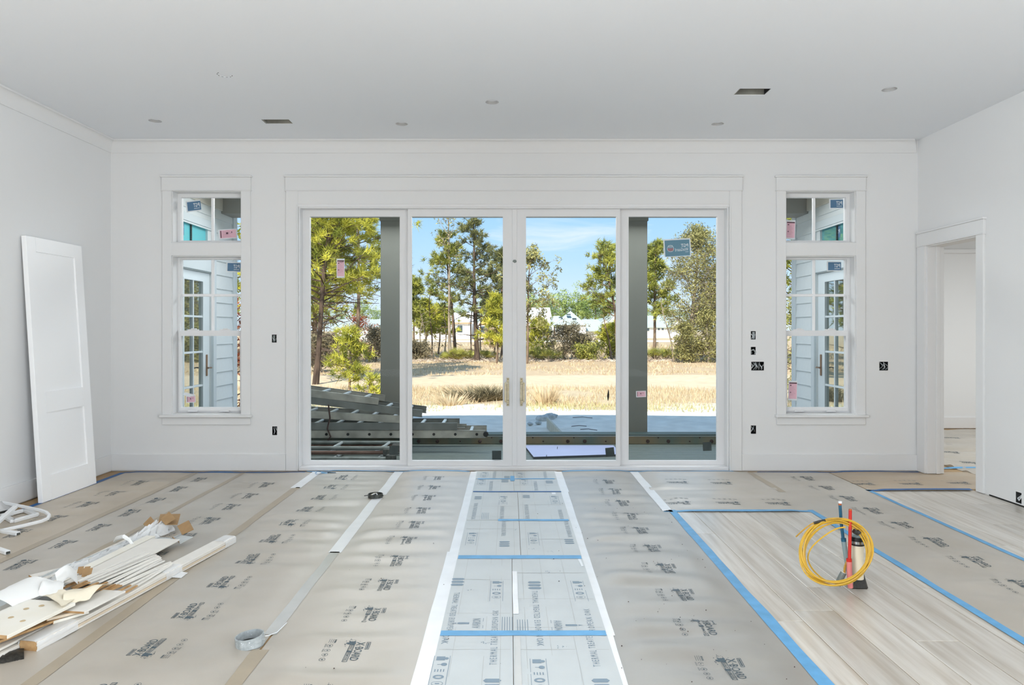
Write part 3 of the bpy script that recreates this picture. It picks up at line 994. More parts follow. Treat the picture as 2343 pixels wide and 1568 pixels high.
# --- printed logo of the paper (local x = reading direction, y = up, metres)
rl = random.Random(11)
def logo_print(icons=True, logo=True):
    p = PR()
    if logo:
        p.text('X·BOARD', .022, .030, .176, .064, .012)
        p.frame(.034, .004, .186, .0245, .0028)
        p.text('PAINT', .040, .0085, .085, .0195, .006)
        p.rect(.089, .004, .106, .0245)
        p.text('REMODEL', .111, .0085, .180, .0195, .006)
        p.frame(.022, .071, .078, .087, .0026)
        p.rect(.028, .0765, .072, .0815)
        a0 = [rl.uniform(.6, 1.25) for _ in range(22)]
        p.poly([(.030 + .017 * a0[k] * math.cos(k / 22 * 6.283), .010 + .019 * a0[k] * math.sin(k / 22 * 6.283)) for k in range(22)])
        for k in range(12):
            t = rl.uniform(1.7, 5.6)
            d = rl.uniform(.023, .036)
            p.disc(.030 + d * math.cos(t), .010 + d * math.sin(t), rl.uniform(.0012, .0028), 6)
    if icons:
        yb = -.075
        for k in range(3):
            p.rect(.0, yb - .012 + k * .008, .030, yb - .0105 + k * .008)
        for k in range(4):
            p.rect(.004 + .007 * k, yb + .010, .008 + .007 * k, yb + .018)
        for k in range(1, 5):
            x = .012 + .040 * k
            p.ring(x, yb, .0125, .0016, 14)
            p.disc(x, yb, .0045, 8)
            if k < 3:
                for q in range(2):
                    p.rect(x - .014, yb - .017 - q * .0035, x + .012, yb - .0158 - q * .0035)
    return p
LOGO, LOGO_ONLY = logo_print(True), logo_print(False)
def put_logo(parent, x, y, ang, z=z_paper, which=None, name='printed_logo'):
    c, s = math.cos(ang), math.sin(ang)
    w = which or LOGO
    w.build(name, M['print'], lambda a, b: (lambda X, Y: (X, Y, z(X, Y) + .0007))(x + a * c - b * s, y + a * s + b * c), parent)
UP, DOWN = math.pi / 2, -math.pi / 2

def paper(lab, xa, xb, y0, y1, logos, nx=None, zf=z_paper, m='kraft', which=None):
    o = sheet('floor_protection_paper', xa, xb, y0, y1, zf, M[m], nx)
    tag(o, lab, 'floor paper', 'kraft paper sheets over the floor')
    for x, y, a in logos:
        put_logo(o, x, y, a, zf, which)
    return o
Y0P = 1.9
def col(x, ang, ystart, n=12, pitch=.3655, ymin=2.2, ymax=6.2):
    ys = [ystart + pitch * k for k in range(-4, n) if ymin <= ystart + pitch * k <= ymax]
    return [(x, y, ang) for y in ys]
paper('brown paper strip along the left wall, under the leaning door', -3.50, -2.845, Y0P, 6.345, col(-3.145, DOWN, 2.69, 14), m='kraftdim')
paper('narrow brown paper strip, second from the left wall', -2.835, -2.41, Y0P, 6.345, col(-2.715, DOWN, 2.83, 14), which=LOGO_ONLY)
paper('brown paper strip crossed by the wood pile, third from the left wall', -2.40, -1.75, Y0P, 6.345, col(-2.055, DOWN, 2.61, 14))
paper('brown paper strip with the wrapped trim bundle at its edge', -1.74, -1.01, Y0P, 6.345, col(-1.425, UP, 2.735, 14))
paper('brown paper strip just left of the white carton runway', -1.0, (-.335, -.335), Y0P, 6.385, col(-.655, DOWN, 2.90, 14))
paper('brown paper strip just right of the white carton runway', (.414, .414), (1.15, 1.13), Y0P, 6.385, col(.815, DOWN, 2.75, 14), m='kraftgrey')
paper('brown paper strip between two bare oak areas at right', 2.16, 2.895, Y0P, 6.36, col(2.565, DOWN, 2.88, 14))
def crease(x, y):
    return z_paper(x, y) + .010 * math.exp(-((y - 5.70) / .035) ** 2) * (1 - .55 * (x - 1.1))
paper('brown paper laid crosswise in front of the fixed panel, nearer sheet', 1.145, 2.175, 5.0, 5.72, [(1.36 + .37 * k, 5.24, math.pi) for k in range(1, 3)] + [(1.36, 5.24, math.pi)], zf=crease)
paper('brown paper laid crosswise against the wall right of the sliding door', 1.145, 2.175, 5.735, 6.385, [(1.52 + .37 * k, 5.93, math.pi) for k in range(0, 2)], zf=z_paper)
paper('brown paper reaching into the doorway at right', 2.905, 4.15, 5.64, 6.33, [(3.07 + .40 * k, 5.90, math.pi) for k in range(0, 3)], zf=z_paper, m='kraftshade')
def z_side(x, y):
    return .0012 + 2.2 * hgt(x * .8 + 2, y * 1.1 + x * .3)
so = sheet('floor_protection_paper', 4.16, 7.2, 5.3, 8.98, z_side, M['kraft'], nx=40)
tag(so, 'rippled brown paper on the floor of the next room', 'floor paper', 'kraft paper sheets over the floor')
for x, y in ((4.7, 7.3), (5.0, 7.9), (5.35, 8.3), (4.55, 6.75), (5.5, 8.9), (5.1, 7.25)):
    put_logo(so, x, y, math.pi * .92, z_side, LOGO_ONLY)

# --- tape on the floor
def tape(lab, xa, xb, y0, y1, m, zf=None, jag=.006, group='strips of tape on the floor', name='tape_strip'):
    o = sheet(name, xa, xb, y0, y1, zf or z_top, M[m], nx=2 if abs((xb if not isinstance(xb, tuple) else xb[0]) - (xa if not isinstance(xa, tuple) else xa[0])) < .2 else None, jag=jag, skirt=False)
    return tag(o, lab, 'tape', group)
tape('brown tape on the seam second farthest left, ending behind the pile', -2.868, -2.812, Y0P, 6.34, 'browntape')
tape('faint brown tape on the seam under the pile', -2.428, -2.385, Y0P, 6.34, 'browntape', jag=.008)
tape('brown tape running beside the wrapped trim bundle to the sliding door', -1.775, -1.715, Y0P, 5.75, 'browntape')
tape('whitish end of the seam tape at the left end of the sliding door', -1.79, -1.705, 5.72, 6.385, 'whitetape')
tape('white tape from the black floor ring to the sliding door', -1.045, -.965, 5.48, 6.385, 'whitetape')
tape('long white tape between the two floor rings', -1.05, -.975, 4.05, 5.38, 'whitetape')
tape('clear tape running up to the grey floor ring', -1.04, -.985, 2.96, 4.07, 'cleartape')
tape('brown tape in front of the grey floor ring', -1.035, -.97, Y0P, 2.82, 'browntape')
tape('white tape joining lengthwise paper to crosswise paper', (1.095, 1.100), (1.165, 1.175), 4.98, 6.385, 'whitetape')
tape('brown tape at the right end of the crosswise paper', 2.155, 2.21, 5.58, 6.345, 'browntape')
tape('blue tape along the near side of the larger bare oak area', (1.120, 1.140), (1.178, 1.192), Y0P, 5.02, 'bluetape')
tape('blue tape along the far side of the larger bare oak area', (2.095, 2.14), (2.145, 2.18), Y0P, 5.02, 'bluetape')
tape('blue tape across the far end of the larger bare oak area', 1.10, 2.14, 4.965, 5.005, 'bluetape')
tape('blue tape along the bare oak area nearest the right wall', (2.865, 2.88), (2.905, 2.915), 2.4, 5.66, 'bluetape')
tape('blue tape across the floor to the doorway', 2.88, 3.72, 5.61, 5.65, 'darkbluetape')
tape('dark blue tape along the left wall behind the leaning door', -3.525, -3.475, 3.6, 6.34, 'darkbluetape')
tape('blue tape along the wall under the left window', -3.50, -1.85, 6.325, 6.365, 'darkbluetape')
tape('blue tape along the left half of the door sill', -1.85, -.36, 6.372, 6.398, 'bluetape')
tape('blue tape along the right half of the door sill', .48, 1.30, 6.372, 6.402, 'bluetape')
tape('pale blue tape at the right end of the door sill', 1.30, 2.05, 6.375, 6.398, 'bluetape')
tape('blue tape along the wall under the right window', 2.25, 3.72, 6.335, 6.362, 'darkbluetape')
o = sheet('tape_strip', 4.0, 4.5, 6.50, 6.53, z_side, M['bluetape'], nx=3, skirt=False)
o.location.z = .002
tag(o, 'blue tape just inside the next room', 'tape', 'strips of tape on the floor')
# crumpled end of tape at the left end of the sill
cb = MB()
pts = [FL(722, 1081, .0), FL(726, 1080, .02), FL(736, 1081, .012), FL(750, 1082, .008), FL(770, 1083, .004)]
for i in range(len(pts) - 1):
    a, b = pts[i], pts[i + 1]
    d = Vector((0, -.03, .012 if i % 2 else -.002))
    cb.slab([a, b, b + d, a + d], .0012)
tag(cb.build('crumpled_tape', M['bluetape']), 'crumpled loose end of blue tape at left end of the door sill', 'tape')

# --- flattened cartons
def badge3(p, x, y, s=1.0, fl=1):
    for k in range(3):
        yy = y + (k - 1) * .040 * s
        w, h = .034 * s, .014 * s
        p.poly([(x - w, yy), (x - w * .72, yy - h), (x + w * .72, yy - h), (x + w, yy), (x + w * .72, yy + h), (x - w * .72, yy + h)])
def icon_strip(p, x, y, ln=.25, w=.064, fl=1):
    """icon strip running along y from y (far) down to y - ln*fl"""
    p.rect(x - w / 2, min(y, y - ln * fl), x - w / 2 + .002, max(y, y - ln * fl))
    p.rect(x + w / 2 - .002, min(y, y - ln * fl), x + w / 2, max(y, y - ln * fl))
    q = lambda k: y - fl * (.022 + .049 * k)
    p.rect(x - .022, q(0) - .016, x + .012, q(0) + .016)
    p.disc(x + .017, q(0), .010, 8)
    p.disc(x + .012, q(1), .012, 10, .013)
    p.rect(x - .014, q(1) - .0015, x + .002, q(1) + .0015)
    for s in range(4):
        p.rect(x - .020 + s * .011, q(2) - .010, x - .016 + s * .011, q(2) + .010)
    p.ring(x, q(3), .021, .009, 14, .016)
    p.ring(x, q(4), .022, .002, 14, .017)
    p.rect(x - .008, q(4) - .004, x + .008, q(4) + .004)
class FP(PR):
    """print with lettering laid along the floor: 'U' reads away from the viewer, 'D' reads towards"""
    def line(s, t, x, y0, y1, h, way, bold=0.0):
        v, f = text2d(t, bold, 1.4 if len(t) > 6 else 1.0)
        b = len(s.v)
        for a, c in v:
            if way == 'U':
                s.v.append((x + h / 2 - c * h, y0 + a * (y1 - y0)))
            else:
                s.v.append((x - h / 2 + c * h, y1 - a * (y1 - y0)))
        s.f += [tuple(b + i for i in q) for q in f]
TXT = 'THERMAL TREATED EUROPEAN OAK'
def tower(p, x, y, way):
    """little tower mark lying on its side; points to -x for U"""
    s = -1 if way == 'U' else 1
    q = [(0, -.009), (.045, -.009), (.052, -.005), (.052, .005), (.045, .009), (0, .009)]
    p.poly([(x + s * a, y + b) for a, b in q])
    p.poly([(x + s * .056, y - .006), (x + s * .078, y), (x + s * .056, y + .006)])
def carton(lab, x0, x1, y0, y1, prints=(), creases_x=(), creases_y=(), name='flattened_carton'):
    o = sheet(name, x0, x1, y0, y1, z_carton, M['carton'], nx=6, skirt=True, bottom=.0022)
    tag(o, lab, 'cardboard', 'flattened flooring cartons in the middle of the floor')
    for q in prints:
        k = q[0]
        p = FP()
        nm = {'b': 'printed_badge', 'i': 'icon_strip', 't': 'printed_line', 'a': 'tower_mark', 'l': 'printed_bars', 's': 'ink_speckle'}[k]
        if k == 'b':
            badge3(p, *q[1:])
        elif k == 'i':
            icon_strip(p, *q[1:])
        elif k == 't':
            p.line(TXT if len(q) < 6 else q[5], q[1], q[2], q[3], .028, q[4])
        elif k == 'a':
            _, x, y, way = q
            s = 1 if way == 'U' else -1
            p.line('AVARON', x + s * .012, y - .050, y + .050, .036, way)
            tower(p, x - s * .020, y, way)
            xa, xb = sorted((x + s * .040, x + s * .042))
            p.rect(xa, y - .05, xb, y - .02)
            p.rect(xa, y + .02, xb, y + .055)
        elif k == 'l':
            for s in range(5):
                p.rect(q[1] + s * .011, q[2], q[1] + s * .011 + .003, q[3])
        elif k == 's':
            rr = random.Random(int(q[1] * 999))
            for s in range(9):
                p.disc(q[1] + rr.uniform(-.02, .02), q[2] + rr.uniform(-.012, .012), rr.uniform(.001, .0035), 6)
        p.build(nm, M['print2'], lambda a, b: (a, b, z_carton(a, b) + .0007), o)
    c = PR()
    for x in creases_x:
        c.rect(x - .0008, y0 + .004, x + .0008, y1 - .004)
    for y in creases_y:
        c.rect(x0 + .01, y - .0016, x1 - .01, y + .0016)
    if c.v:
        c.build('fold_lines', M['cartoncrease'], lambda a, b: (a, b, z_carton(a, b) + .0004), o)
    return o
XS = .016
def fx(u, v):
    return FL(u, v).x
def fy(v):
    return FPX * EYE / (v - VC)
SP = CX0 + .004
carton('left carton of the first row, at the door sill', CX0, .0385, 6.055, 6.385, [('b', -.02, 5.995 + .12, .8), ('i', -.22, 6.33, .2), ('t', -.13, 6.08, 6.36, 'U')], [-.17, -.06], [6.2])
carton('right carton of the first row, at the door sill', .04, CX1, 6.055, 6.385, [('i', .10, 6.30, .2), ('t', .32, 6.08, 6.36, 'U')], [.14, .26], [6.22])
carton('left carton of the second row from the sill', CX0, .0385, 5.565, 6.045, [('b', -.036, 5.96), ('i', -.235, 6.03, .22), ('t', -.15, 5.60, 5.95, 'D')], [-.18, -.07], [5.85])
carton('right carton of the second row from the sill', .04, CX1, 5.565, 6.045, [('b', .34, 5.92), ('i', .125, 6.03, .2), ('t', .22, 5.60, 5.95, 'U')], [.09, .19, .30], [5.8])
SC = .068
carton('left carton of the third row, with stacked badges near its far edge', CX0, SC - .0024, 4.735, 5.555, [('b', -.238, 5.36, .9), ('i', -.045, 5.42, .27, .06, -1 * -1), ('t', -.245, 4.75, 5.2, 'D'), ('t', -.05, 4.75, 5.1, 'U'), ('l', -.19, 4.75, 4.92)], [-.20, -.08], [5.1, 4.82])
carton('right carton of the third row, with a bare white patch', SC, CX1, 4.735, 5.555, [('b', .132, 5.40, .9), ('i', .345, 5.42, .27), ('t', .125, 4.75, 5.15, 'U'), ('t', .36, 4.75, 5.0, 'D')], [.10, .19, .29], [5.15])
carton('left carton of the fourth row, with icon strip by its left edge', CX0, SC - .0024, 3.945, 4.725, [('b', -.028, 4.20), ('i', -.262 + .03, 4.44, .27), ('t', -.035, 4.36, 4.70, 'U'), ('s', .045, 4.5)], [-.19, -.075, .03], [4.52])
carton('right carton of the fourth row, crossed by a dark crease', SC, CX1, 3.945, 4.725, [('b', .365, 4.25, .9), ('i', .150, 4.44, .27), ('t', .38, 4.34, 4.70, 'D'), ('s', .13, 4.1), ('s', .24, 4.05)], [.105, .2, .31], [4.30])
carton('left carton of the fifth row, with tower mark reading upward', CX0, XS - .0012, 2.965, 3.935, [('b', -.262 + .0, 3.565), ('i', -.062, 3.58, .27), ('t', -.255, 2.985, 3.42, 'D', 'THERMAL TREATED EUROPEA'), ('a', -.155, 3.06, 'U'), ('t', -.062, 2.985, 3.20, 'U', 'EUROPEAN OAK'), ('l', -.032, 2.98, 3.13), ('s', -.19, 3.45)], [-.23, -.10, -.04], [3.17, 3.6])
carton('right carton of the fifth row, with tower mark reading downward', XS + .0012, CX1, 2.965, 3.935, [('b', .128, 3.52), ('i', .345, 3.58, .27), ('t', .125, 2.985, 3.44, 'D', 'THERMAL TREATED EUROP'), ('a', .225, 3.04, 'D'), ('t', .355, 2.985, 3.22, 'U', 'ROPEAN OAK'), ('l', .035, 2.98, 3.10), ('s', .21, 3.72)], [.07, .17, .29], [3.02, 3.34, 3.7])
carton('left carton of the nearest row, cut by the bottom of the frame', CX0, XS - .0012, 1.9, 2.955, [('i', -.262, 2.755, .27), ('t', -.265, 2.86, 2.95, 'D', 'OAK'), ('t', -.062, 2.68, 2.95, 'U', 'THERMAL TREAT'), ('b', -.062, 2.52), ('s', -.10, 2.87)], [-.225, -.10, -.035], [2.81])
carton('right carton of the nearest row, cut by the bottom of the frame', XS + .0012, CX1, 1.9, 2.955, [('i', .112, 2.73, .27), ('t', .128, 2.84, 2.95, 'D', 'N OAK'), ('t', .335, 2.665, 2.95, 'U', 'THERMAL TREATED'), ('b', .335, 2.52), ('s', .215, 2.83)], [.07, .17, .27], [2.81])
zc2 = lambda x, y: z_carton(x, y) + .0016
tape('broad blue tape across the nearest carton rows', CX0 + .002, CX1 - .002, 2.935, 2.985, 'bluetape', zc2, .003)
tape('pale blue tape with torn edge across the middle carton rows', CX0 + .004, CX1 - .004, 3.925, 3.985, 'bluetape', zc2, .004)
tape('half-width blue tape across the third and fourth carton rows', -.075, CX1 - .01, 4.705, 4.75, 'bluetape', zc2, .003)
tape('thin dark blue tape across the second and third carton rows', CX0 + .004, CX1, 5.545, 5.58, 'darkbluetape', zc2, .003)
tape('thin pale blue tape across the carton rows nearest the sill', CX0 + .02, CX1 - .02, 6.03, 6.06, 'bluetape', zc2, .002)
sq = sheet('tape_strip', .010, .046, 5.95, 6.16, lambda x, y: z_carton(x, y) + .0028, M['bluetape'], nx=2, skirt=False)
tag(sq, 'short square of blue tape on the seam near the sill', 'tape', 'strips of tape on the floor')
tape('white edge tape left of the cartons, nearer length', (-.357, -.360), (CX0 + .003, CX0 + .003), Y0P, 4.07, 'whitetape', z_top, .003)
tape('white edge tape left of the cartons, farther length', (-.347, -.348), (CX0 + .003, CX0 + .003), 4.06, 6.385, 'whitetape', z_top, .003)
tape('white edge tape right of the cartons, nearest length', CX1 - .003, (.418, .440), Y0P, 2.955, 'whitetape', z_top, .002)
tape('white edge tape right of the cartons, middle length', CX1 - .003, (.447, .470), 2.95, 5.6, 'whitetape', z_top, .003)
tape('white edge tape right of the cartons, length at the sill', CX1 - .003, (.478, .478), 5.58, 6.385, 'whitetape', z_top, .003)
tape('crinkled white tape on the seam between the fifth-row cartons', XS + .001, XS + .026, 3.16, 3.72, 'whitetape', zc2, .004)
tape('clear tape on the seam between the nearest-row cartons', XS + .004, XS + .03, Y0P, 2.93, 'cleartape', lambda x, y: z_carton(x, y) + .0012, .002)
box_ = MB().box(.335, 5.47, .0085, .365, 5.53, .0105)
tag(box_.build('white_patch', M['stickerwhite']), 'small white paper patch on the third-row right carton', 'paper')
tag(MB().slab([(.392, 3.80, .0095), (.405, 3.80, .0095), (.400, 3.92, .0095), (.385, 3.92, .0095)], .001).build('white_patch', M['stickerwhite']), 'narrow white paper chip at right edge of the fifth-row cartons', 'paper')
# crumbs of dirt scattered over the paper
dp = MB()
for k in range(90):
    x, y = random.uniform(-.9, 1.1), random.uniform(2.5, 5.2)
    if k > 30:
        x = random.uniform(.45, 1.1)
    r = random.uniform(.0012, .004)
    z = z_top(x, y)
    dp.add([(x - r, y - r, z), (x + r, y - r * .6, z), (x + r * .5, y + r, z), (x, y, z + r)], [(0, 1, 3), (1, 2, 3), (2, 0, 3)])
tag(dp.build('dirt_crumbs', M['bolt']), 'tiny dark crumbs of dirt scattered on the paper and cartons', 'dirt', kind='stuff')
# ================================================================== THINGS IN THE ROOM
# ------------------------------------------------------------------ leaning door (two-panel shaker)
def leaning_door():
    yn, yf = 5.215, 5.895                              # near and far edge
    xb, xt, zt = -3.478, -3.605, 1.998                 # front face: bottom x, top x, top z
    hgt_ = math.hypot(xt - xb, zt)
    U = Vector((xt - xb, 0, zt)) / hgt_                # up along the door
    R = Vector((0, 1, 0))                              # along its width, near to far
    Nf = R.cross(U).normalized()
    if Nf.x < 0:
        Nf = -Nf                                       # front normal, into the room
    O = Vector((xb, yn, .003))
    w, th = yf - yn, .036
    e = empty('panel_door', tuple(O), 'white two-panel door slab leaning against the left wall', 'door')
    def pt(a, b, c):
        return O + R * a + U * b + Nf * c
    def slab_(nm, a0, b0, a1, b1, c0, c1, par=e, bev=.002):
        return MB().hexa([pt(a0, b0, c0), pt(a1, b0, c0), pt(a1, b1, c0), pt(a0, b1, c0), pt(a0, b0, c1), pt(a1, b0, c1), pt(a1, b1, c1), pt(a0, b1, c1)]).build(nm, M['doorpaint'], par, bevel=bev)
    st, tr, lr, br = .105, .11, .155, .185
    p1 = (.822 + .0, hgt_ - tr)                         # upper recess
    p0 = (br, .665)
    slab_('stile', 0, 0, st, hgt_, -th, 0)
    slab_('stile', w - st, 0, w, hgt_, -th, 0)
    slab_('top_rail', st, hgt_ - tr, w - st, hgt_, -th, 0, bev=0)
    slab_('lock_rail', st, p0[1], w - st, p1[0], -th, 0, bev=0)
    slab_('bottom_rail', st, 0, w - st, br, -th, 0, bev=0)
    slab_('panel', st, p1[0], w - st, p1[1], -th + .012, -.012, bev=0)
    slab_('panel', st, p0[0], w - st, p0[1], -th + .012, -.012, bev=0)
leaning_door()

# ------------------------------------------------------------------ white trim frames at the left edge
def at(u, v, z):
    return FL(u, v, z)
pts = [at(-130, 1128, .055), at(-60, 1137, .055), at(0, 1149, .055), at(60, 1161, .055), at(92, 1168, .055), at(106, 1173, .052), at(113, 1180, .048), at(109, 1187, .042), at(95, 1193, .036), at(50, 1204, .025), at(0, 1215, .016), at(-80, 1232, .013)]
tag(MB().tube(pts, .0125, 4, twist=math.pi / 4).build('bent_trim', M['pvc'], bevel=.002), 'white flexible trim bent into a long U at the left edge', 'trim')
e = empty('trim_frame', tuple(at(48, 1185, .015)), 'small white mitred rectangular frame lying inside the bent trim', 'frame')
fr = [at(8, 1180, .016), at(30, 1193, .016), at(84, 1178, .016), at(56, 1168, .016)]
for i in range(4):
    MB().bar(fr[i], fr[(i + 1) % 4], .034, .022).build('frame_side', M['pvc'], e, bevel=.003)
tag(MB().bar(at(-70, 1252, .05), at(35, 1160, .075), .03, .022).build('trim_strip', M['pvc'], bevel=.003), 'white trim strip propped across the small frame', 'trim')
e = empty('trim_strip', tuple(at(20, 1218, .012)), 'short white trim strip with an open cut end below the bent trim', 'trim')
MB().bar(at(-120, 1200, .013), at(42, 1222, .013), .032, .024).build('strip', M['pvc'], e, bevel=.003)
MB().bar(at(41, 1221.9, .013), at(43, 1222.1, .013), .020, .014).build('cut_end', M['darkmetal'], e)
e = empty('trim_strip', tuple(at(5, 1258, .012)), 'white trim strip end at left edge, lowest of the white strips', 'trim')
MB().bar(at(-110, 1222, .013), at(18, 1265, .013), .03, .022).build('strip', M['pvc'], e, bevel=.003)
MB().bar(at(17.5, 1264.8, .013), at(19, 1265.3, .013), .02, .013).build('cut_end', M['darkmetal'], e)
e = empty('marker_pen', tuple(at(20, 1172, .012)), 'dark pen with red band lying behind the small white frame', 'pen')
MB().tube([at(-14, 1177, .05), at(26, 1167.5, .05)], .008, 10).build('barrel', M['black'], e, smooth=True)
MB().tube([at(26, 1167.5, .05), at(34, 1166, .05)], .0085, 10).build('cap', M['red'], e, smooth=True)
def bagfn(a, b):
    p = at(-60 + 90 * a, 1148 + 28 * b, .02)
    return (p.x, p.y, .006 + .07 * math.sin(a * math.pi) * math.sin(b * math.pi) + .018 * noise.noise((a * 7, b * 7, 1)) * math.sin(a * math.pi))
tag(MB().grid(bagfn, 16, 10).build('plastic_bag', M['wrap'], smooth=True), 'crumpled greyish plastic bag at left edge behind the white trim', 'bag')

# ------------------------------------------------------------------ wrapped bundle of trim boards
def line_pts(p, q, n):
    return [p + (q - p) * (i / n) for i in range(n + 1)]
A0, A1 = Vector((-1.925, 2.80, 0)), Vector((-1.695, 4.235, 0))
D = (A1 - A0).normalized()
SD = D.cross(Vector((0, 0, 1))).normalized()             # to the right
e = empty('wrapped_board_bundle', tuple(A0), 'long narrow bundle of white trim boards wrapped at three places', 'board bundle')
wdt = .080
for k in range(4):
    z0 = .003 + k * .0105
    c = A0 + SD * (.003 * (k % 2) - .0015)
    a, b = c + Vector((0, 0, z0 + .006)), c + (A1 - A0) - D * (.01 * (k % 2)) + Vector((0, 0, z0 + .006))
    o = MB().bar(a, b, wdt, .0094).build('board', M['primed'] if k != 1 else M['primed_brown'], e, bevel=.0012)
    MB().bar(a - D * .002, a + D * .001, wdt - .004, .0105).build('raw_end', M['rawwood'], o)
def wrap_band(p0, p1, nm='wrap'):
    n = 14
    def fn(a, b):
        t = a * 2 * math.pi
        c = A0 + D * (p0 + (p1 - p0) * b)
        hw, hh = wdt / 2 + .003, .024
        ct, s_ = math.cos(t), math.sin(t)
        q = max(abs(ct) ** 6 + abs(s_) ** 6, 1e-6) ** (-1 / 6)
        r = 1 + .06 * noise.noise((t * 2, b * 9 + p0 * 5, 3))
        return c + SD * (hw * ct * q * r) + Vector((0, 0, max(.001, .0245 + hh * s_ * q * r)))
    MB().grid(fn, 28, n).build(nm, M['wrap'], e, smooth=True)
wrap_band(-.004, .21)
wrap_band(.80, .93)
wrap_band(1.34, 1.456)
MB().slab([A0 + D * .84 + SD * .045 + Vector((0, 0, .012)), A0 + D * .86 + SD * .085 + Vector((0, 0, .004)), A0 + D * .93 + SD * .075 + Vector((0, 0, .006)), A0 + D * .92 + SD * .045 + Vector((0, 0, .014))], .0015).build('loose_wrap', M['wrap'], e)

# ------------------------------------------------------------------ pile of boards, carton and paper
# open carton under the pile
c0, c1 = Vector((-2.40, 2.80, 0)), Vector((-2.135, 4.33, 0))
CD = (c1 - c0).normalized()
CS = CD.cross(Vector((0, 0, 1))).normalized()
e = empty('open_carton', tuple(c0), 'long flat carton torn open, its brown flaps at the far end', 'carton')
Z = lambda z: Vector((0, 0, z))
MB().bar(c0 + Z(.006), c1 + Z(.006), .23, .005).build('carton_base', M['carton'], e)
for s in (-1, 1):
    MB().bar(c0 + CS * .113 * s + Z(.022), c1 + CS * .113 * s + Z(.022), .005, .03).build('carton_side', M['carton'], e)
def px_plate(nm, q, m, par, t=.004, lab=None):
    """thin plate from (u, v, depth) corners"""
    o = MB().slab([P(*c) for c in q], t).build(nm, M[m], par)
    if lab:
        tag(o, lab)
    return o
def k2(x, y, d):
    return (x / 6.508 + 200, y / 6.508 + 1160, d)
px_plate('flap', [k2(890, 318, 4.42), k2(1028, 245, 4.45), k2(940, 143, 4.55), k2(830, 255, 4.48)], 'cardin', e, lab='brown inner side of the left flap')
px_plate('flap', [k2(1045, 262, 4.42), k2(1340, 262, 4.40), k2(1385, 105, 4.58), k2(1085, 110, 4.62)], 'cardin', e, lab='brown inner side of the wide end flap')
px_plate('flap', [k2(1160, 268, 4.36), k2(1310, 172, 4.42), k2(1215, 72, 4.52), k2(1085, 185, 4.44)], 'cardin', e, lab='brown inner side of the flap folded over the wide flap')
px_plate('flap', [k2(1410, 415, 4.24), k2(1578, 335, 4.22), k2(1505, 200, 4.34), k2(1335, 285, 4.34)], 'cardin', e, lab='brown inner side of the right flap')
px_plate('flap', [k2(1310, 470, 4.20), k2(1380, 545, 4.12), k2(1570, 445, 4.12), k2(1400, 425, 4.22)], 'carton', e, lab='white outer side of a bent flap')
px_plate('flap', [k2(1255, 455, 4.20), k2(1365, 535, 4.13), k2(1362, 515, 4.13), k2(1272, 448, 4.20)], 'cardin', e)

def board(name, a, b, w, t, m, lab, end=None, group=None, cat='board', roll=0.0):
    """board from a to b (centre of its top face), w wide, t thick"""
    a, b = Vector(a), Vector(b)
    d = (b - a).normalized()
    up = Matrix.Rotation(roll, 3, d) @ Vector((0, 0, 1))
    off = up * (t / 2)
    e_ = empty(name, tuple(a), lab, cat, group)
    MB().bar(a - off, b - off, w, t, up).build('board_face', M[m], e_, bevel=min(.0015, t * .2))
    if end:
        MB().bar(a - off - d * .0015, a - off + d * .002, w * .98, t * .96, up).build('raw_end', M['rawwood'], e_)
    return e_
board('white_board', FL(186, 1333, .050), FL(380, 1233, .050), .175, .009, 'primed', 'wide pale grey-white board lying on the open carton')
board('white_board', FL(-60, 1425, .052), FL(345, 1226, .052), .055, .016, 'plywood', 'narrow white board beside the crumpled clear wrap', end=1)
board('white_board', FL(60, 1342, .030), FL(330, 1216, .030), .03, .012, 'primed', 'thin white strip nearest the clear wrap, on left side of the pile', end=1)
board('white_board', FL(70, 1318.5, .010), FL(190, 1290, .010), .05, .008, 'primed', 'short board end sticking out left from under the paper, brown at its end', end=1)
# fan of thin slats
ns = 14
for i in range(ns):
    q = i / (ns - 1)
    r = random.Random(100 + i)
    far = (336 + 62 * q + r.uniform(-7, 7), 1263 + 30 * q, .082 - .030 * q)
    near = (176 + 128 * q + r.uniform(-12, 12), 1330 + 10 * q + r.uniform(-2, 2), .086 - .030 * q)
    a, b = FL(*near), FL(*far)
    d = (b - a).normalized()
    e_ = empty('thin_slat', tuple(a), ['topmost', 'second', 'third', 'fourth', 'fifth', 'sixth', 'seventh', 'eighth', 'ninth', 'tenth', 'eleventh', 'twelfth', 'thirteenth', 'lowest'][i] + ' thin white slat of the fan, counted from the wide white board', 'slat', 'fan of thin white slats')
    MB().bar(a, b, .0118, .006, m=0).build('slat_face', M['primed'], e_, bevel=.0006)
    MB().bar(a - d * .09, a + d * .0005, .0116, .0058).build('raw_end', M['rawwood'], e_)
# long strips between slats and wrapped bundle
board('trim_board', FL(-40, 1512, .030), FL(392, 1292, .030), .040, .014, 'primed', 'long white strip right below the fan of slats', end=1)
board('trim_board', FL(-60, 1509, .016), FL(340, 1322, .016), .036, .012, 'primed_brown', 'long brownish strip touching the wrapped bundle', end=1)
board('trim_board', FL(-30, 1492, .045), FL(268, 1346, .045), .05, .010, 'primed', 'white strip under the knotty board', end=1)
board('trim_board', FL(-50, 1478, .062), FL(160, 1400, .062), .06, .010, 'rawwood', 'raw brown board under the knotty board at left edge', end=1)
b_ = board('knotty_board', FL(-45, 1450, .115), FL(117, 1375, .112), .24, .014, 'plywood', 'wide white board with brown knots at left edge of the pile', end=1)
for u, v in ((60, 1392), (25, 1412), (95, 1385), (52, 1420)):
    p = FL(u, v, .1165)
    MB().lathe((p.x, p.y, .1142), [(.011, 0), (.009, .0012)], 10).build('knot', M['knot'], b_)
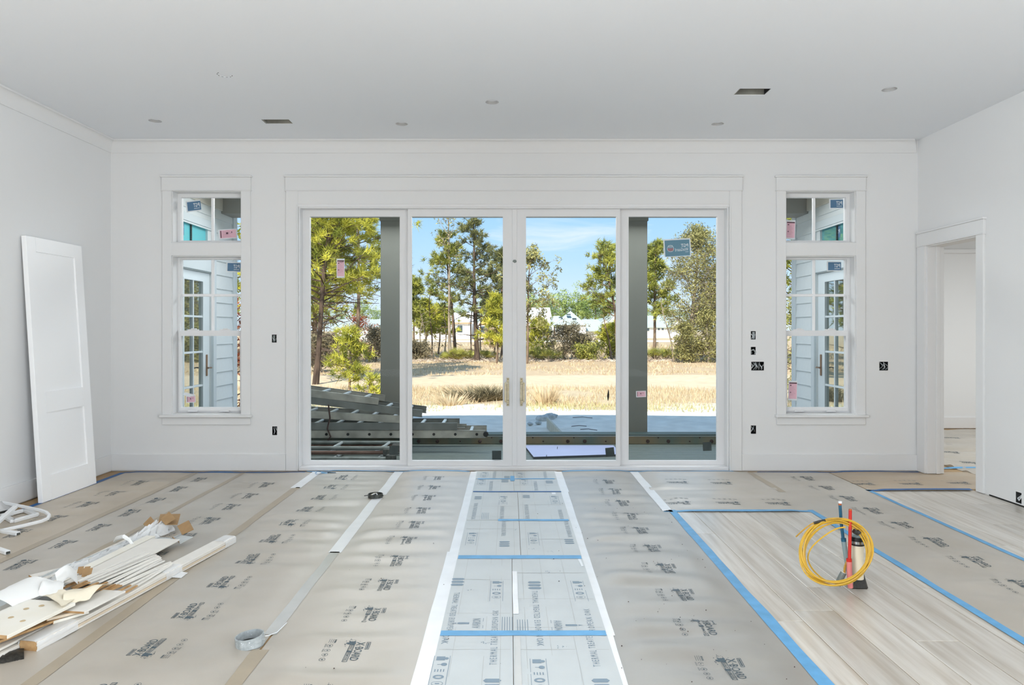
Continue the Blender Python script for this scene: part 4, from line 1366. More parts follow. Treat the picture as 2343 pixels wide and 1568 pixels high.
board('white_board', FL(165, 1399, .086), FL(262, 1351, .080), .115, .008, 'primed', 'short grey-white board right of the knotty board', end=1)
board('white_board', FL(104, 1412, .078), FL(180, 1394, .076), .05, .012, 'primed_brown', 'short raw-edged offcut below the short grey-white board', end=1)
board('white_board', FL(118, 1420, .060), FL(200, 1396, .060), .035, .012, 'plywood', 'split pale offcut just above the wrapped bundle', end=1)
tag(MB().slab([FL(-40, 1452, .05), FL(46, 1449, .09), FL(44, 1443, .10), FL(-40, 1425, .11)], .006).build('broken_board', M['rawwood']), 'broken brown board tilted at the left edge', 'board')
# bent foam and paper sheets lying on top
def bent(name, m, q, arch, lab, nx=14, ny=8, axis=0, cat='packing sheet', ph=0.0):
    q = [FL(*c) for c in q]
    def fn(a, b):
        p = (q[0] * (1 - a) + q[1] * a) * (1 - b) + (q[3] * (1 - a) + q[2] * a) * b
        t = a if axis == 0 else b
        return p + Vector((0, 0, arch * math.sin(t * math.pi + ph) * (1 if not ph else .6) + .012 * noise.noise((a * 2.3 + arch * 40, b * 2.3, 7))))
    m_ = MB().grid(fn, nx, ny)
    n = len(m_.v)
    m_.v += [(x, y, z - .0015) for x, y, z in m_.v]
    m_.f += [tuple(n + i for i in f[::-1]) for f in m_.f]
    m_.m += [0] * (len(m_.f) - len(m_.m))
    return tag(m_.build(name, M[m], smooth=True), lab, cat)
bent('foam_sheet', 'foam', [(-80, 1395, .12), (28, 1387, .115), (150, 1342, .10), (20, 1345, .09)], .045, 'curved white foam sheet at left edge behind the knotty board')
bent('foam_sheet', 'foam', [(86, 1362, .11), (142, 1370, .11), (150, 1332, .10), (108, 1330, .11)], .03, 'small bright white folded sheet above the knotty board', axis=1)
bent('foam_sheet', 'foam', [(135, 1345, .10), (178, 1337, .10), (176, 1308, .10), (126, 1317, .13)], .035, 'upright white folded paper beside the brown slat ends', axis=0)
bent('paper_sheet', 'foamcream', [(142, 1393, .10), (205, 1370, .098), (262, 1336, .095), (150, 1356, .11)], .030, 'curled cream paper sheet over the brown slat ends', axis=1)
bent('paper_sheet', 'foamcream', [(96, 1362, .12), (140, 1390, .122), (172, 1372, .11), (130, 1352, .12)], .012, 'flat cream paper with brown spots at corner of the knotty board', axis=0)
# crumpled clear wrap along the left side
def wrapfn(a, b):
    p = FL(95 + 285 * a, 1335 - 118 * a, .0)
    s = (b - .5)
    n = noise.noise((a * 22, b * 6, 2)) + .5 * noise.noise((a * 50, b * 15, 8))
    base = p + Vector((-.10 * s * 1.3, .03 * s, 0))
    amp = .022 + .038 * max(0, math.sin(a * 9)) * a + .045 * a ** 3
    return (base.x + .022 * n, base.y + .03 * n, max(.004, .012 + amp * math.sin(b * math.pi) * (.75 + .6 * n)))
tag(MB().grid(wrapfn, 90, 16).build('clear_wrap', M['wrap'], smooth=True), 'crumpled clear plastic wrap along the left side of the pile', 'plastic wrap')
tag(MB().tube([FL(262, 1240, .02), FL(268, 1232, .06), FL(284, 1228, .09), FL(296, 1236, .07), FL(303, 1246, .05)], [.008, .012, .012, .01, .008], 6).build('wrap_strap', M['foam'], smooth=True), 'white strap looping out of the crumpled clear wrap', 'strap')
cb = MB()
for k in range(5):
    p = FL(176 + 5 * k, 1312 + (k % 3) * 4, .06 + .005 * k)
    cb.slab([p, p + Vector((.03, -.01, .01 * (k % 2))), p + Vector((.025, .015, .03)), p + Vector((-.005, .02, .025))], .003)
tag(cb.build('torn_cardboard', M['cardin']), 'crumpled brown cardboard scrap on the white board end', 'cardboard')
def blk(a, b):
    p = FL(-60 + 115 * a, 1520 - 22 * a + 26 * (b - .5), .0)
    return (p.x, p.y, .004 + .028 * math.sin(b * math.pi) * (1 - .5 * a) + .008 * noise.noise((a * 9, b * 5, 0)))
tag(MB().grid(blk, 20, 8).build('black_sheeting', M['blacktape'], smooth=True), 'crumpled black plastic under the near end of the pile', 'plastic')

# ------------------------------------------------------------------ pipe rings in the floor
def ring(c, r, h, t, m, lab, tilt=0.0, name='pipe_ring'):
    e_ = empty(name, c, lab, 'pipe stub')
    R = Matrix.Rotation(tilt, 4, 'Y')
    MB().lathe(c, [(r, 0.0), (r, h), (r - t, h), (r - t, -.02)], 32, mat4=R).build('ring_wall', M[m], e_, smooth=True)
    MB().lathe(c, [(r - t, .0035), (r - t, .0045)], 24).build('dark_inside', M['black'], e_)
    return e_
g = FL(573, 1476)
c = (g.x, g.y, .001)
e_ = ring(c, .0575, .040, .005, 'greyring', 'grey pipe stub ring with white splatter, nearest the viewer', -.10)
for k in range(46):
    a = random.uniform(0, 6.28)
    z = random.uniform(.006, .034)
    r = .0578 if k % 2 else .0522
    s = random.uniform(.0012, .0034)
    zz = z - .10 * -1 * .0
    p = Vector(c) + (Matrix.Rotation(-.10, 3, 'Y') @ Vector((r * math.cos(a), r * math.sin(a), z)))
    tdir = Vector((-math.sin(a), math.cos(a), 0)) * s
    MB().slab([p - tdir, p + Z(s * .8), p + tdir, p - Z(s * .8)], .0008).build('splatter', M['speck'], e_)
MB().tube([Vector(c) + Vector((.056, .012, .030)), Vector(c) + Vector((.066, .02, .028)), Vector(c) + Vector((.08, .09, .012)), Vector(c) + Vector((.085, .2, .006))], .002, 5).build('string', M['stickerwhite'], e_)
MB().slab([Vector(c) + Vector((-.036, -.030, .006)), Vector(c) + Vector((-.022, -.030, .006)), Vector(c) + Vector((-.024, -.026, .022)), Vector(c) + Vector((-.030, -.026, .026))], .002).build('scrap', M['foamcream'], e_)
g = FL(859, 1139)
c2 = (g.x, g.y, .001)
e_ = ring(c2, .056, .030, .004, 'darkmetal', 'dark metal floor ring nearer the sliding door', 0, 'floor_ring')
MB().lathe((c2[0], c2[1], .016), [(.058, 0), (.058, .012), (.056, .012), (.056, 0)], 32, close=True).build('clamp_band', M['darkmetal'], e_, smooth=True)
MB().tube([Vector(c2) + Vector((-.02, -.02, .026)), Vector(c2) + Vector((0, .03, .026)), Vector(c2) + Vector((.02, -.03, .026))], .004, 6).build('wire', M['stickerwhite'], e_)
MB().tube([Vector(c2) + Vector((-.03, -.03, .026)), Vector(c2) + Vector((-.012, .01, .03)), Vector(c2) + Vector((.006, .03, .024))], .003, 6).build('wire', M['foamcream'], e_)
for s, d in ((-1, .025), (1, .008)):
    MB().tube([Vector(c2) + Vector((s * .057, -.015, .020)), Vector(c2) + Vector((s * (.057 + d), -.024, .018))], .003, 6).build('clamp_screw', M['rubber'], e_)

# ------------------------------------------------------------------ pipes and cable coil standing in the oak area
PY = 3.50
def pp(u, v, y=PY):
    return P(u, v, y)
base = FL(1961, 1343)
bz = MB()
bz.hexa([(base.x - .045, base.y - .035, 0), (base.x + .040, base.y - .04, 0), (base.x + .042, base.y + .045, 0), (base.x - .04, base.y + .045, 0),
         (base.x - .030, base.y - .018, .055), (base.x + .026, base.y - .020, .075), (base.x + .030, base.y + .035, .07), (base.x - .03, base.y + .035, .06)])
e_ = empty('floor_drain_pipe', (base.x, base.y, 0), 'ivory pipe with black cap standing in a black tarry foot', 'pipe')
bz.build('tarry_foot', M['tar'], e_, bevel=.006)
bx, by = XU(1961, PY), PY
MB().lathe((bx, by, .05), [(.0305, 0), (.0305, .20)], 28).build('pipe_body', M['pipe'], e_, smooth=True)
MB().lathe((bx, by, .228), [(.0335, -.010), (.0335, .030), (.029, .032), (.029, .026)], 28).build('rubber_cap', M['rubber'], e_, smooth=True)
MB().lathe((bx, by, .258), [(.0300, 0), (.0300, .006), (.024, .010)], 28).build('cap_top', M['sleevegrey'], e_, smooth=True)
MB().lathe((bx, by, .227), [(.0347, 0), (.0347, .013)], 28).build('hose_clamp', M['steel'], e_, smooth=True)
MB().tube([(bx + .034, by - .012, .233), (bx + .044, by - .016, .233)], .006, 8).build('clamp_screw', M['darkmetal'], e_)
def pipe_thing(name, lab, segs):
    e_ = empty(name, tuple(segs[0][1][0]), lab, 'pipe')
    for nm, pts, r, m in segs:
        MB().tube(pts, r, 14).build(nm, M[m], e_, smooth=True)
    return e_
yb = PY - .02
pipe_thing('water_pipe', 'dark blue pipe in a grey sleeve, left of the red pipe', [
    ('sleeve', [pp(1947, 1336, yb), pp(1940, 1300, yb), pp(1930, 1236, yb)], .0115, 'sleevegrey'),
    ('sleeve_lip', [pp(1930.6, 1239, yb), pp(1929.8, 1232, yb)], .0122, 'pexblue'),
    ('pipe', [pp(1930, 1240, yb), pp(1925, 1200, yb), pp(1922, 1156, yb)], .0075, 'pexblue'),
    ('copper_end', [pp(1922, 1156, yb), pp(1921.5, 1152, yb)], .0075, 'copper'),
    ('cap', [pp(1922.4, 1151.8, yb), pp(1922.2, 1147.5, yb)], .0088, 'stickerwhite')])
ya = PY - .055
pipe_thing('water_pipe', 'red pipe in a pink sleeve, in front of the ivory pipe', [
    ('sleeve', [pp(1946, 1345, ya), pp(1944, 1320, ya), pp(1943, 1283, ya)], .0125, 'sleevered'),
    ('sleeve_lip', [pp(1943, 1285, ya), pp(1942.5, 1279, ya)], .013, 'pexred'),
    ('pipe', [pp(1943.5, 1285, ya), pp(1945, 1220, ya), pp(1945.5, 1168, ya)], .0078, 'pexred'),
    ('pipe_end', [pp(1945.5, 1171, ya), pp(1945.5, 1165, ya)], .0072, 'copper')])
yc = PY - .03
e_ = pipe_thing('conduit_stub', 'short tilted grey conduit stub inside the cable coil', [
    ('conduit', [pp(1917, 1340, yc), pp(1921, 1328, yc), pp(1930, 1311, yc)], .0145, 'conduit'),
    ('conduit_mouth', [pp(1929.6, 1311.6, yc), pp(1930.6, 1309.8, yc)], .0125, 'pipe')])
# yellow cable coil leaning on the pipe
e_ = empty('cable_coil', tuple(FL(1912, 1338)), 'coil of yellow cable with black tape, leaning on the pipes', 'cable')
cy = PY - .10
def coil_pt(t, du=0, dv=0, rr=1.0, dy=0.0):
    u = 1912.5 + du + 81 * rr * math.cos(t)
    v = 1263 + dv - 75 * rr * math.sin(t)
    depth = cy + .05 * math.sin(t) * 1.0 + .018 * math.cos(t) + dy
    return P(u, v, depth)
cr_ = random.Random(4)
turns = []
NT = 9
path = []
for k in range(NT * 48 + 1):
    t = -k / 48 * 2 * math.pi + 2.2
    turn = k / 48
    j = .5 + .5 * noise.noise((turn * .7, math.cos(t) * .6, math.sin(t) * .6))
    rr = .86 + .20 * j - .02 * math.cos(t * 2 + turn)
    path.append(coil_pt(t, du=-5 * math.cos(turn * 2.1), dv=4 * math.sin(turn * 1.3), rr=rr, dy=.03 * (noise.noise((turn * 1.3, 4, math.sin(t) * .4)))))
MB().tube(path, .0038, 6).build('cable', M['yellow'], e_, smooth=True)
loose = [P(u, v, cy + .02) for u, v in ((1934, 1207), (1915, 1210), (1893, 1222), (1872, 1238), (1856, 1255), (1849, 1272), (1851, 1288), (1862, 1306), (1880, 1323), (1900, 1334))]
def smooth_path(p, n=6):
    out = []
    for i in range(len(p) - 1):
        p0, p1, p2, p3 = p[max(i - 1, 0)], p[i], p[i + 1], p[min(i + 2, len(p) - 1)]
        for k in range(n):
            t = k / n
            out.append(.5 * ((2 * p1) + (p2 - p0) * t + (2 * p0 - 5 * p1 + 4 * p2 - p3) * t * t + (3 * p1 - p0 - 3 * p2 + p3) * t ** 3))
    return out + [p[-1]]
MB().tube(smooth_path(loose), .0038, 6).build('loose_turn', M['yellow'], e_, smooth=True)
tail = [P(u, v, cy + .03) for u, v in ((1925, 1187), (1900, 1189), (1880, 1192), (1862, 1197), (1850, 1204), (1836, 1215), (1821, 1229))]
MB().tube(smooth_path(tail), .0038, 6).build('tail', M['yellowdirt'], e_, smooth=True)
lead = [pp(u, v, yc) for u, v in ((1932, 1312), (1933, 1300), (1936, 1290), (1940, 1280))]
MB().tube(smooth_path(lead), .006, 6).build('lead', M['yellowdirt'], e_, smooth=True)
MB().tube(smooth_path([P(1862, 1197.5, cy + .03), P(1874, 1194, cy + .03), P(1888, 1191, cy + .03)]), [.0065] * 13, 8).build('tape_wrap', M['blacktape'], e_, smooth=True)
MB().tube([P(1953, 1215, cy + .03), P(1962, 1220.5, cy + .03), P(1969, 1219, cy + .03)][:2] + [P(1967, 1216, cy + .03)], [.011, .0125, .011], 10).build('tape_wrap', M['blacktape'], e_, smooth=True)

# ------------------------------------------------------------------ stickers on the glass
def sticker(name, lab, u, v, w, h, ang, Y, kind, cat='sticker', text=None):
    """flat sticker on the outer face of the glass; lettering is seen from behind, so mirrored"""
    Y += .0065
    c = P(u, v, Y)
    k = Y / FPX
    w, h = w * k, h * k
    e_ = empty(name, tuple(c), lab, cat, 'stickers on the glass')
    ca, sa = math.cos(math.radians(ang)), math.sin(math.radians(ang))
    def pl(d):
        return lambda x, y: (c.x + x * ca - y * sa, c.y - d, c.z + x * sa + y * ca)
    def shape(nm, m, fn, d):
        p = PR()
        fn(p)
        return p.build(nm, M[m], pl(d), e_)
    if kind == 'blue':
        shape('white_border', 'stickerwhite', lambda p: p.rect(-w * .56, -h * .58, w * .50, h * .58), .0002)
        shape('blue_field', 'stickerblue', lambda p: p.rect(-w * .46, -h * .46, w * .50, h * .46), .0006)
        def letters(p):
            for i, ch_ in enumerate('TGP'):
                x0 = -.02 * w + i * w * .155
                v_, f_ = text2d(ch_, .02)
                b = len(p.v)
                p.v += [(x0 + (1 - a) * w * .135, -.14 * h + q * h * .42) for a, q in v_]
                p.f += [tuple(b + i_ for i_ in f) for f in f_]
            p.rect(0, -.30 * h, w * .42, -.25 * h)
        shape('lettering', 'stickerwhite', letters, .0010)
    elif kind == 'big':
        shape('white_border', 'stickerwhite', lambda p: p.rect(-w * .5, -h * .5, w * .5, h * .5), .0002)
        shape('teal_field', 'stickerteal', lambda p: p.rect(-w * .455, -h * .465, w * .46, h * .43), .0006)
        def letters(p):
            for t_, x0, x1, y0, y1 in (('PGT', .14, .41, .02, .20), ('WinGuard', -.08, .41, -.20, -.02)):
                v_, f_ = text2d(t_, .012 if t_ == 'PGT' else 0)
                b = len(p.v)
                p.v += [((x1 - a * (x1 - x0)) * w, (y0 + q * (y1 - y0)) * h) for a, q in v_]
                p.f += [tuple(b + i_ for i_ in f) for f in f_]
            p.rect(.29 * w, -.27 * h, .41 * w, -.25 * h)
            p.ring(-.25 * w, -.03 * h, .125 * w, .012 * w, 20)
            for q in range(3):
                p.rect(-.33 * w, (.03 + .05 * q) * h, -.17 * w, (.045 + .05 * q) * h)
        shape('lettering', 'stickerwhite', letters, .0010)
        def stripes(p):
            for q in range(4):
                p.rect((-.345 + .052 * q) * w, -.17 * h, (-.315 + .052 * q) * w, -.01 * h)
        shape('emblem_stripes', 'red', stripes, .0010)
    elif kind == 'pink':
        wide = w > h
        shape('white_border', 'stickerwhite', lambda p: p.rect(-w * .55, -h * .55, w * .53, h * .55), .0002)
        shape('pink_field', 'pink', lambda p: p.rect(-w * .46, -h * .46, w * .47, h * .46), .0006)
        def ink(p):
            if wide:
                p.rect(-w * .43, -h * .40, -w * .37, h * .40)
                p.rect(-w * .10, -h * .02, w * .02, h * .18)
                p.rect(w * .2, h * .1, w * .25, h * .25)
            else:
                p.rect(-w * .44, h * .38, w * .46, h * .45)
                p.rect(-w * .36, h * .26, -w * .18, h * .32)
                p.ring(-w * .28, -h * .10, w * .10, w * .05, 8, h * .035)
        shape('label_ink', 'pinkdark', ink, .0010)
        def fine(p):
            for q in range(7):
                if wide:
                    p.rect(-w * .30, h * (.34 - .11 * q), w * (.1 + .05 * (q % 4)), h * (.365 - .11 * q))
                else:
                    p.rect(-w * .38, h * (.20 - .075 * q), w * (.10 + .1 * (q % 3)), h * (.213 - .075 * q))
        shape('label_lines', 'pinkline', fine, .0010)
    elif kind == 'dark':
        shape('patch', 'darkpatch', lambda p: p.rect(-w / 2, -h / 2, w / 2, h / 2), .0004)
    return e_
sticker('window_sticker', 'blue PGT sticker tilted in top left pane of the left transom', 443.5, 471.5, 32, 22, 7, GY, 'blue')
sticker('window_label', 'pink label lying sideways in the left transom', 521.5, 535.5, 40, 20, 4, GY, 'pink')
sticker('window_sticker', 'blue PGT sticker at top right of the left window upper sash', 535, 611.5, 31, 20, -1.5, GY, 'blue')
sticker('window_label', 'pink label with peeled corner at bottom of the left window', 437, 914, 20, 14, 2, GY - .034, 'pink')
px_plate('peeled_paper', [(418, 903, GY - .036), (433, 909, GY - .05), (448, 904, GY - .06), (424, 898, GY - .036)], 'stickerwhite', None, .001)
tag(bpy.data.objects['peeled_paper'], 'white paper flap peeling off the bottom of the left window', 'paper')
sticker('window_sticker', 'blue PGT sticker at top right of the right transom', 1914, 466.5, 30, 20, 1, GY, 'blue')
sticker('window_label', 'tall pink label at left edge of the right transom', 1809, 526, 20, 40, -2, GY, 'pink')
sticker('window_sticker', 'blue PGT sticker at top right of the right window upper sash', 1909, 609.5, 31, 20, 0, GY, 'blue')
sticker('window_label', 'tall pink label at bottom left of the right window', 1814, 894, 19, 41, -1.5, GY - .034, 'pink')
pl_ = sticker('window_label', 'tall pink label in left fixed panel of the sliding door', 779.5, 614, 17, 40, 0, 6.535, 'pink')
bl = PR()
v_, f_ = text2d('PGT', .01)
bl.v += [(1 - a, q) for a, q in v_]
bl.f += f_
bl.build('label_lettering', M['pinkdark'], lambda a, b: P(776 + 9 * a, 602 - 5 * b, 6.5398), pl_)
sticker('window_sticker', 'large blue-grey PGT WinGuard sticker in right fixed panel of the sliding door', 1549.5, 567, 62, 41, 3, 6.535, 'big')
sticker('window_label', 'small torn pink label on glass in front of the right porch column', 1467, 902, 21, 13, 2, 6.535, 'pink')
for u, v, s, a, t in ((901, 1031, 20, 0, 'left fixed panel'), (1136.5, 1042, 21, 0, 'sliding panel left of centre'), (1395.5, 1034.5, 20, 6, 'sliding panel right of centre'), (1618, 1022, 20, 3, 'right fixed panel')):
    sticker('corner_patch', 'small dark square patch at lower right of glass in the ' + t, u, v, s, s, a, 6.535 if 'fixed' in t else 6.492, 'dark', cat='patch')
sp = PR()
sp.poly([(-.004, -.05), (.002, -.048), (.010, -.01), (.009, .03), (.004, .062), (-.006, .02), (-.011, -.005)])
g = P(1391.5, 905, 6.4988)
tag(sp.build('black_scrap', M['black'], lambda x, z: (g.x + x, g.y, g.z + z), None), 'thin black pointed scrap on the glass right of the door handles', 'scrap')
# ================================================================== PORCH
PZ = -.10                                                       # porch floor level
LX, RXW = -3.64, 3.78                                           # faces of the porch side walls
pf = MB().box(-3.9, 6.61, PZ - .12, 3.9, 9.30, PZ - .016).build('floor_porch', M['porchfloor'])
tag(pf, 'grey-green painted board floor of the porch', 'porch floor', kind='structure')
y = 6.62
while y < 9.28:
    MB().box(LX, y, PZ - .016, RXW, min(y + .124, 9.30), PZ).build('plank', M['porchfloor'], pf, bevel=.004)
    y += .133
tag(MB().box(-3.9, 6.62, 2.98, 3.9, 9.9, 3.06).build('ceiling_porch', M['soffit']), 'porch ceiling', 'ceiling', kind='structure')
tag(MB().box(LX, 8.84, 2.77, RXW, 9.18, 2.985).build('trim_4', M['beamgrey'], bevel=.004), 'heavy beam across the porch front', 'beam', kind='structure')
roof = MB().box(-10.5, -9.0, 3.14, 10.5, 10.15, 3.40).box(-10.5, 9.95, 2.98, 10.5, 10.15, 3.14)
tag(roof.build('roof', M['housegrey']), 'roof slab of the house', 'roof', kind='structure')
for nm, s, X in (('wall_porch_left', 1, LX), ('wall_porch_right', -1, RXW)):
    dy = 0 if s == 1 else .06
    D0, D1 = 7.70 + dy, 8.57 + dy                               # door leaf
    T0, T1, TZ0, TZ1 = 7.66 + dy, 8.475 + dy, 2.17, 2.52        # transom
    lab = 'blue-grey lap-sided porch wall at ' + ('left' if s == 1 else 'right')
    w = plate(MB(), 'X', X - s * .014, X - s * .12, (6.61, PZ - .4, 9.30, 3.0), [(D0, PZ, D1, 1.99), (T0, TZ0, T1, TZ1)]).build(nm, M['siding'])
    tag(w, lab, 'wall', kind='structure')
    z = PZ
    while z < 2.95:
        z1 = min(z + .174, 2.98)
        spans = []
        for a, b in ((6.62, 7.60 + dy), (7.60 + dy, 8.665 + dy), (8.665 + dy, 9.20)):
            if a == 7.60 + dy and z1 < 2.62:
                continue
            spans.append((a, b))
        if len(spans) == 3:
            spans = [(6.62, 9.20)]
        for a, b in spans:
            X1 = X - s * .013
            vs = [(X1, a, z), (X1, b, z), (X + s * .007, b, z), (X + s * .007, a, z), (X1, a, z1), (X1, b, z1), (X - s * .008, b, z1), (X - s * .008, a, z1)]
            MB().hexa(vs).build('siding_plank', M['siding'], w)
        z += .174
    bxs = lambda n_, a, b, m_, par, bv=.003: box(n_, a, b, M[m_], par, bv)
    bxs('corner_board', (X - s * .13, 9.20, PZ - .4), (X + s * .018, 9.32, 2.98), 'corner', w)
    bxs('frieze', (X - s * .01, 6.62, 2.80), (X + s * .022, 8.84, 2.98), 'soffit', w)
    cs = .018
    bxs('door_trim', (X - s * .014, D1 + .005, PZ), (X + s * cs, D1 + .09, TZ1 + .10), 'corner', w)
    bxs('door_trim', (X - s * .014, D0 - .095, PZ), (X + s * cs, D0 - .005, TZ1 + .10), 'corner', w)
    bxs('door_trim', (X - s * .014, D0 - .005, TZ1 + .01), (X + s * cs, D1 + .005, TZ1 + .10), 'corner', w)
    bxs('door_trim', (X - s * .014, D0 - .005, 2.00), (X + s * cs, D1 + .005, TZ0 - .01), 'corner', w)
    # glazed door
    dn = 'door_3' if s == 1 else 'door_4'
    e = empty(dn, (X, (D0 + D1) / 2, PZ), 'pale glazed door with eight panes in the porch wall at ' + ('left' if s == 1 else 'right'), 'glazed door', kind='structure')
    G0, G1, GZ0, GZ1 = 7.885 + dy, 8.365 + dy, .215, 1.876
    lf = plate(MB(), 'X', X - s * .030, X - s * .072, (D0 + .004, PZ + .01, D1 - .004, 1.985), [(G0, GZ0, G1, GZ1)])
    leaf = lf.build('door_leaf', M['extdoor'], e, bevel=.002)
    bd = plate(MB(), 'X', X - s * .022, X - s * .03, (G0 - .02, GZ0 - .02, G1 + .02, GZ1 + .02), [(G0, GZ0, G1, GZ1)])
    bd.build('glazing_bead', M['extdoor'], leaf, bevel=.002)
    gm = (G0 + G1) / 2
    bxs('muntin', (X - s * .026, gm - .012, GZ0), (X - s * .074, gm + .012, GZ1), 'extdoor', leaf)
    rows = [GZ0, .636, 1.036, 1.456, GZ1]
    for q in rows[1:-1]:
        bxs('muntin', (X - s * .0265, G0, q - .012), (X - s * .0735, G1, q + .012), 'extdoor', leaf)
    for a, b in ((G0, gm), (gm, G1)):
        for q in range(4):
            box('pane', (X - s * .048, a, rows[q]), (X - s * .054, b, rows[q + 1]), M['lowe'], leaf)
    hy = 8.475 + dy
    h = MB().box(X - s * .03, hy - .018, .74, X - s * .018, hy + .018, 1.00)
    h.build('handle_plate', M['bronze'], leaf, bevel=.004)
    MB().tube([(X - s * .02, hy, .84), (X + s * .035, hy, .84), (X + s * .038, hy - .03, .845), (X + s * .036, hy - .11, .84)], .009, 8).build('lever', M['bronze'], leaf, smooth=True)
    # transom over it
    bxs('transom_mullion', (X - s * .02, (T0 + T1) / 2 - .008, TZ0), (X - s * .06, (T0 + T1) / 2 + .008, TZ1), 'darkmetal', e)
    for a, b in ((T0, (T0 + T1) / 2), ((T0 + T1) / 2, T1)):
        box('transom_pane', (X - s * .040, a, TZ0), (X - s * .046, b, TZ1), M['cyan'] if s == 1 else M['lowecyan'], e)
    py = 7.86 if s == 1 else 8.12
    st = empty('transom_sticker', (X - s * .04, py, 2.44), 'blue sticker on the transom pane above the ' + ('left' if s == 1 else 'right') + ' porch door', 'sticker')
    p = PR()
    p.rect(py - .055, 2.37, py + .055, 2.50)
    p.build('blue_field', M['stickerblue'], lambda a, b: (X - s * .0392, a, b), st)
    p = PR()
    v_, f_ = text2d('PGT', .01)
    p.v += [((py + .045 - a * .09) if s == 1 else (py - .045 + a * .09), 2.415 + q * .05) for a, q in v_]
    if s == 1:
        p.v = [(2 * py - a, q) for a, q in p.v]
    p.f += f_
    p.build('lettering', M['stickerwhite'], lambda a, b: (X - s * .0386, a, b), st)
# back face of the house wall towards the porch
tag(plate(MB(), 'Y', WY + .19, WY + .205, (-3.80, PZ - .3, 3.90, 3.0), holes[:5]).build('wall_porch_back', M['siding']), 'outer face of the back wall on the porch', 'wall', kind='structure')
# posts
for x0, x1, lab in ((-1.63, -1.33, 'square grey porch column behind the left fixed panel'), (1.45, 1.752, 'square grey porch column behind the right fixed panel')):
    e = empty('porch_column', ((x0 + x1) / 2, 9.0, PZ), lab, 'column')
    MB().box(x0, 8.86, PZ, x1, 9.16, 2.77).build('shaft', M['column'], e, bevel=.006)
    MB().box(x0 - .012, 8.848, PZ, x1 + .012, 9.172, PZ + .10).build('plinth', M['column'], e, bevel=.004)
    MB().box(x0 - .012, 8.848, 2.68, x1 + .012, 9.172, 2.77).build('capital', M['column'], e, bevel=.004)

# ------------------------------------------------------------------ things on the porch
by_ = 8.55
xb0, xb1 = -3.3, 3.2
zb0, zb1 = PZ + .001, ZV(998, by_)
e = empty('timber_beam', (0, by_, PZ), 'long weathered beam with rusty bolts lying along the porch edge', 'beam')
MB().box(xb0, by_, zb0, xb1, by_ + .10, zb1).build('beam_body', M['timber'], e, bevel=.004)
MB().box(xb0, by_ - .012, zb1, xb1, by_ + .20, zb1 + .022).build('beam_flange', M['timbertop'], e, bevel=.003)
MB().box(xb0, by_ - .014, zb1 - .003, xb1, by_ - .0122, zb1 + .003).build('beam_lip', M['rung'], e)
for i, u in enumerate((958, 1001, 1053, 1098, 1146, 1243, 1299, 1338, 1386, 1482, 1529, 1578, 1628)):
    big = i % 3 != 2
    r = .022 if big else .009
    MB().lathe((XU(u, by_), by_, ZV(1010, by_)), [(r, 0), (r, .012), (r * .5, .016)], 12, mat4=Matrix.Rotation(math.pi / 2, 4, 'X')).build('bolt', M['bolt'], e, smooth=True)
for i, u in enumerate((1027, 1125, 1219, 1313, 1506, 1601)):
    MB().lathe((XU(u, by_), by_, ZV(1002, by_)), [(.008, 0), (.008, .006)], 10, mat4=Matrix.Rotation(math.pi / 2, 4, 'X')).build('bolt', M['bolt'], e)
# sheet of board on the porch floor
q = [FL(1221, 1051, PZ + .0), FL(1440, 1044.5, PZ), FL(1440, 1024, PZ), FL(1200, 1024, PZ)]
for k_ in (1, 2):
    q[k_].x = min(q[k_].x, 1.24)
e = empty('board_sheet', tuple(q[0]), 'lavender-grey board sheet lying flat on the porch behind the sliding panel', 'board')
MB().slab([p + Z(.026) for p in q], .003).build('sheet_face', M['sheetblue'], e)
MB().slab([p + Z(.0229) for p in q], .0225).build('sheet_edge', M['sheetedge'], e)
for u, v in ((1275, 1028), (1250, 1047)):
    p = FL(u, v, PZ + .027)
    MB().tube([p, p + Vector((.004, 0, .028))], .003, 5).build('screw', M['black'], e)

# ladders
def ladder(lab, uend, vend, slope, uleft, y0=8.0, wd=.40, rh=.082, m='alu', rungs=True, bolts=False, name='extension_ladder'):
    """ladder lying flat; near rail top ends at (uend, vend); slope = rise to the left"""
    xe, ze = XU(uend, y0), ZV(vend, y0)
    xl = max(XU(uleft, y0), -3.4)
    dz = slope * (xe - xl)
    e_ = empty(name, (xe, y0, ze - rh), lab, 'ladder', 'ladders stacked on the porch')
    for k, yy in enumerate((y0, y0 + wd)):
        a, b = Vector((xl, yy, ze + dz - rh / 2)), Vector((xe, yy, ze - rh / 2))
        r_ = MB().bar(a, b, .006, rh).bar(a + Vector((0, .014, rh / 2 - .003)), b + Vector((0, .014, rh / 2 - .003)), .034, .005).bar(a + Vector((0, .014, -rh / 2 + .003)), b + Vector((0, .014, -rh / 2 + .003)), .034, .005)
        o = r_.build('rail', M[m], e_)
        if bolts and k == 0:
            x = xe - .10
            while x > xl:
                zz = ze + slope * (xe - x)
                MB().lathe((x, yy - .003, zz - rh * .5), [(.016, 0), (.016, .006)], 10, mat4=Matrix.Rotation(math.pi / 2, 4, 'X')).build('rung_hole', M['black'], o)
                x -= .245
    if rungs:
        x = xe - .17
        while x > xl + .05:
            zz = ze + slope * (xe - x) - .018
            MB().bar((x, y0 + .003, zz), (x, y0 + wd - .003, zz), .034, .026).build('rung', M['rung'], e_, bevel=.005)
            x -= .245
    return e_
ladder('topmost ladder of the porch stack, tilted down to the right', 866, 912, .13, 640)
ladder('second ladder of the stack, its end showing left of centre post', 966, 939, .12, 640, m='aludark')
ladder('third ladder of the stack, partly hidden under the second', 934, 953, .055, 640, y0=7.97)
ladder('fourth ladder of the stack, level, with two clear rungs', 1046, 968, .0, 640, m='aludark')
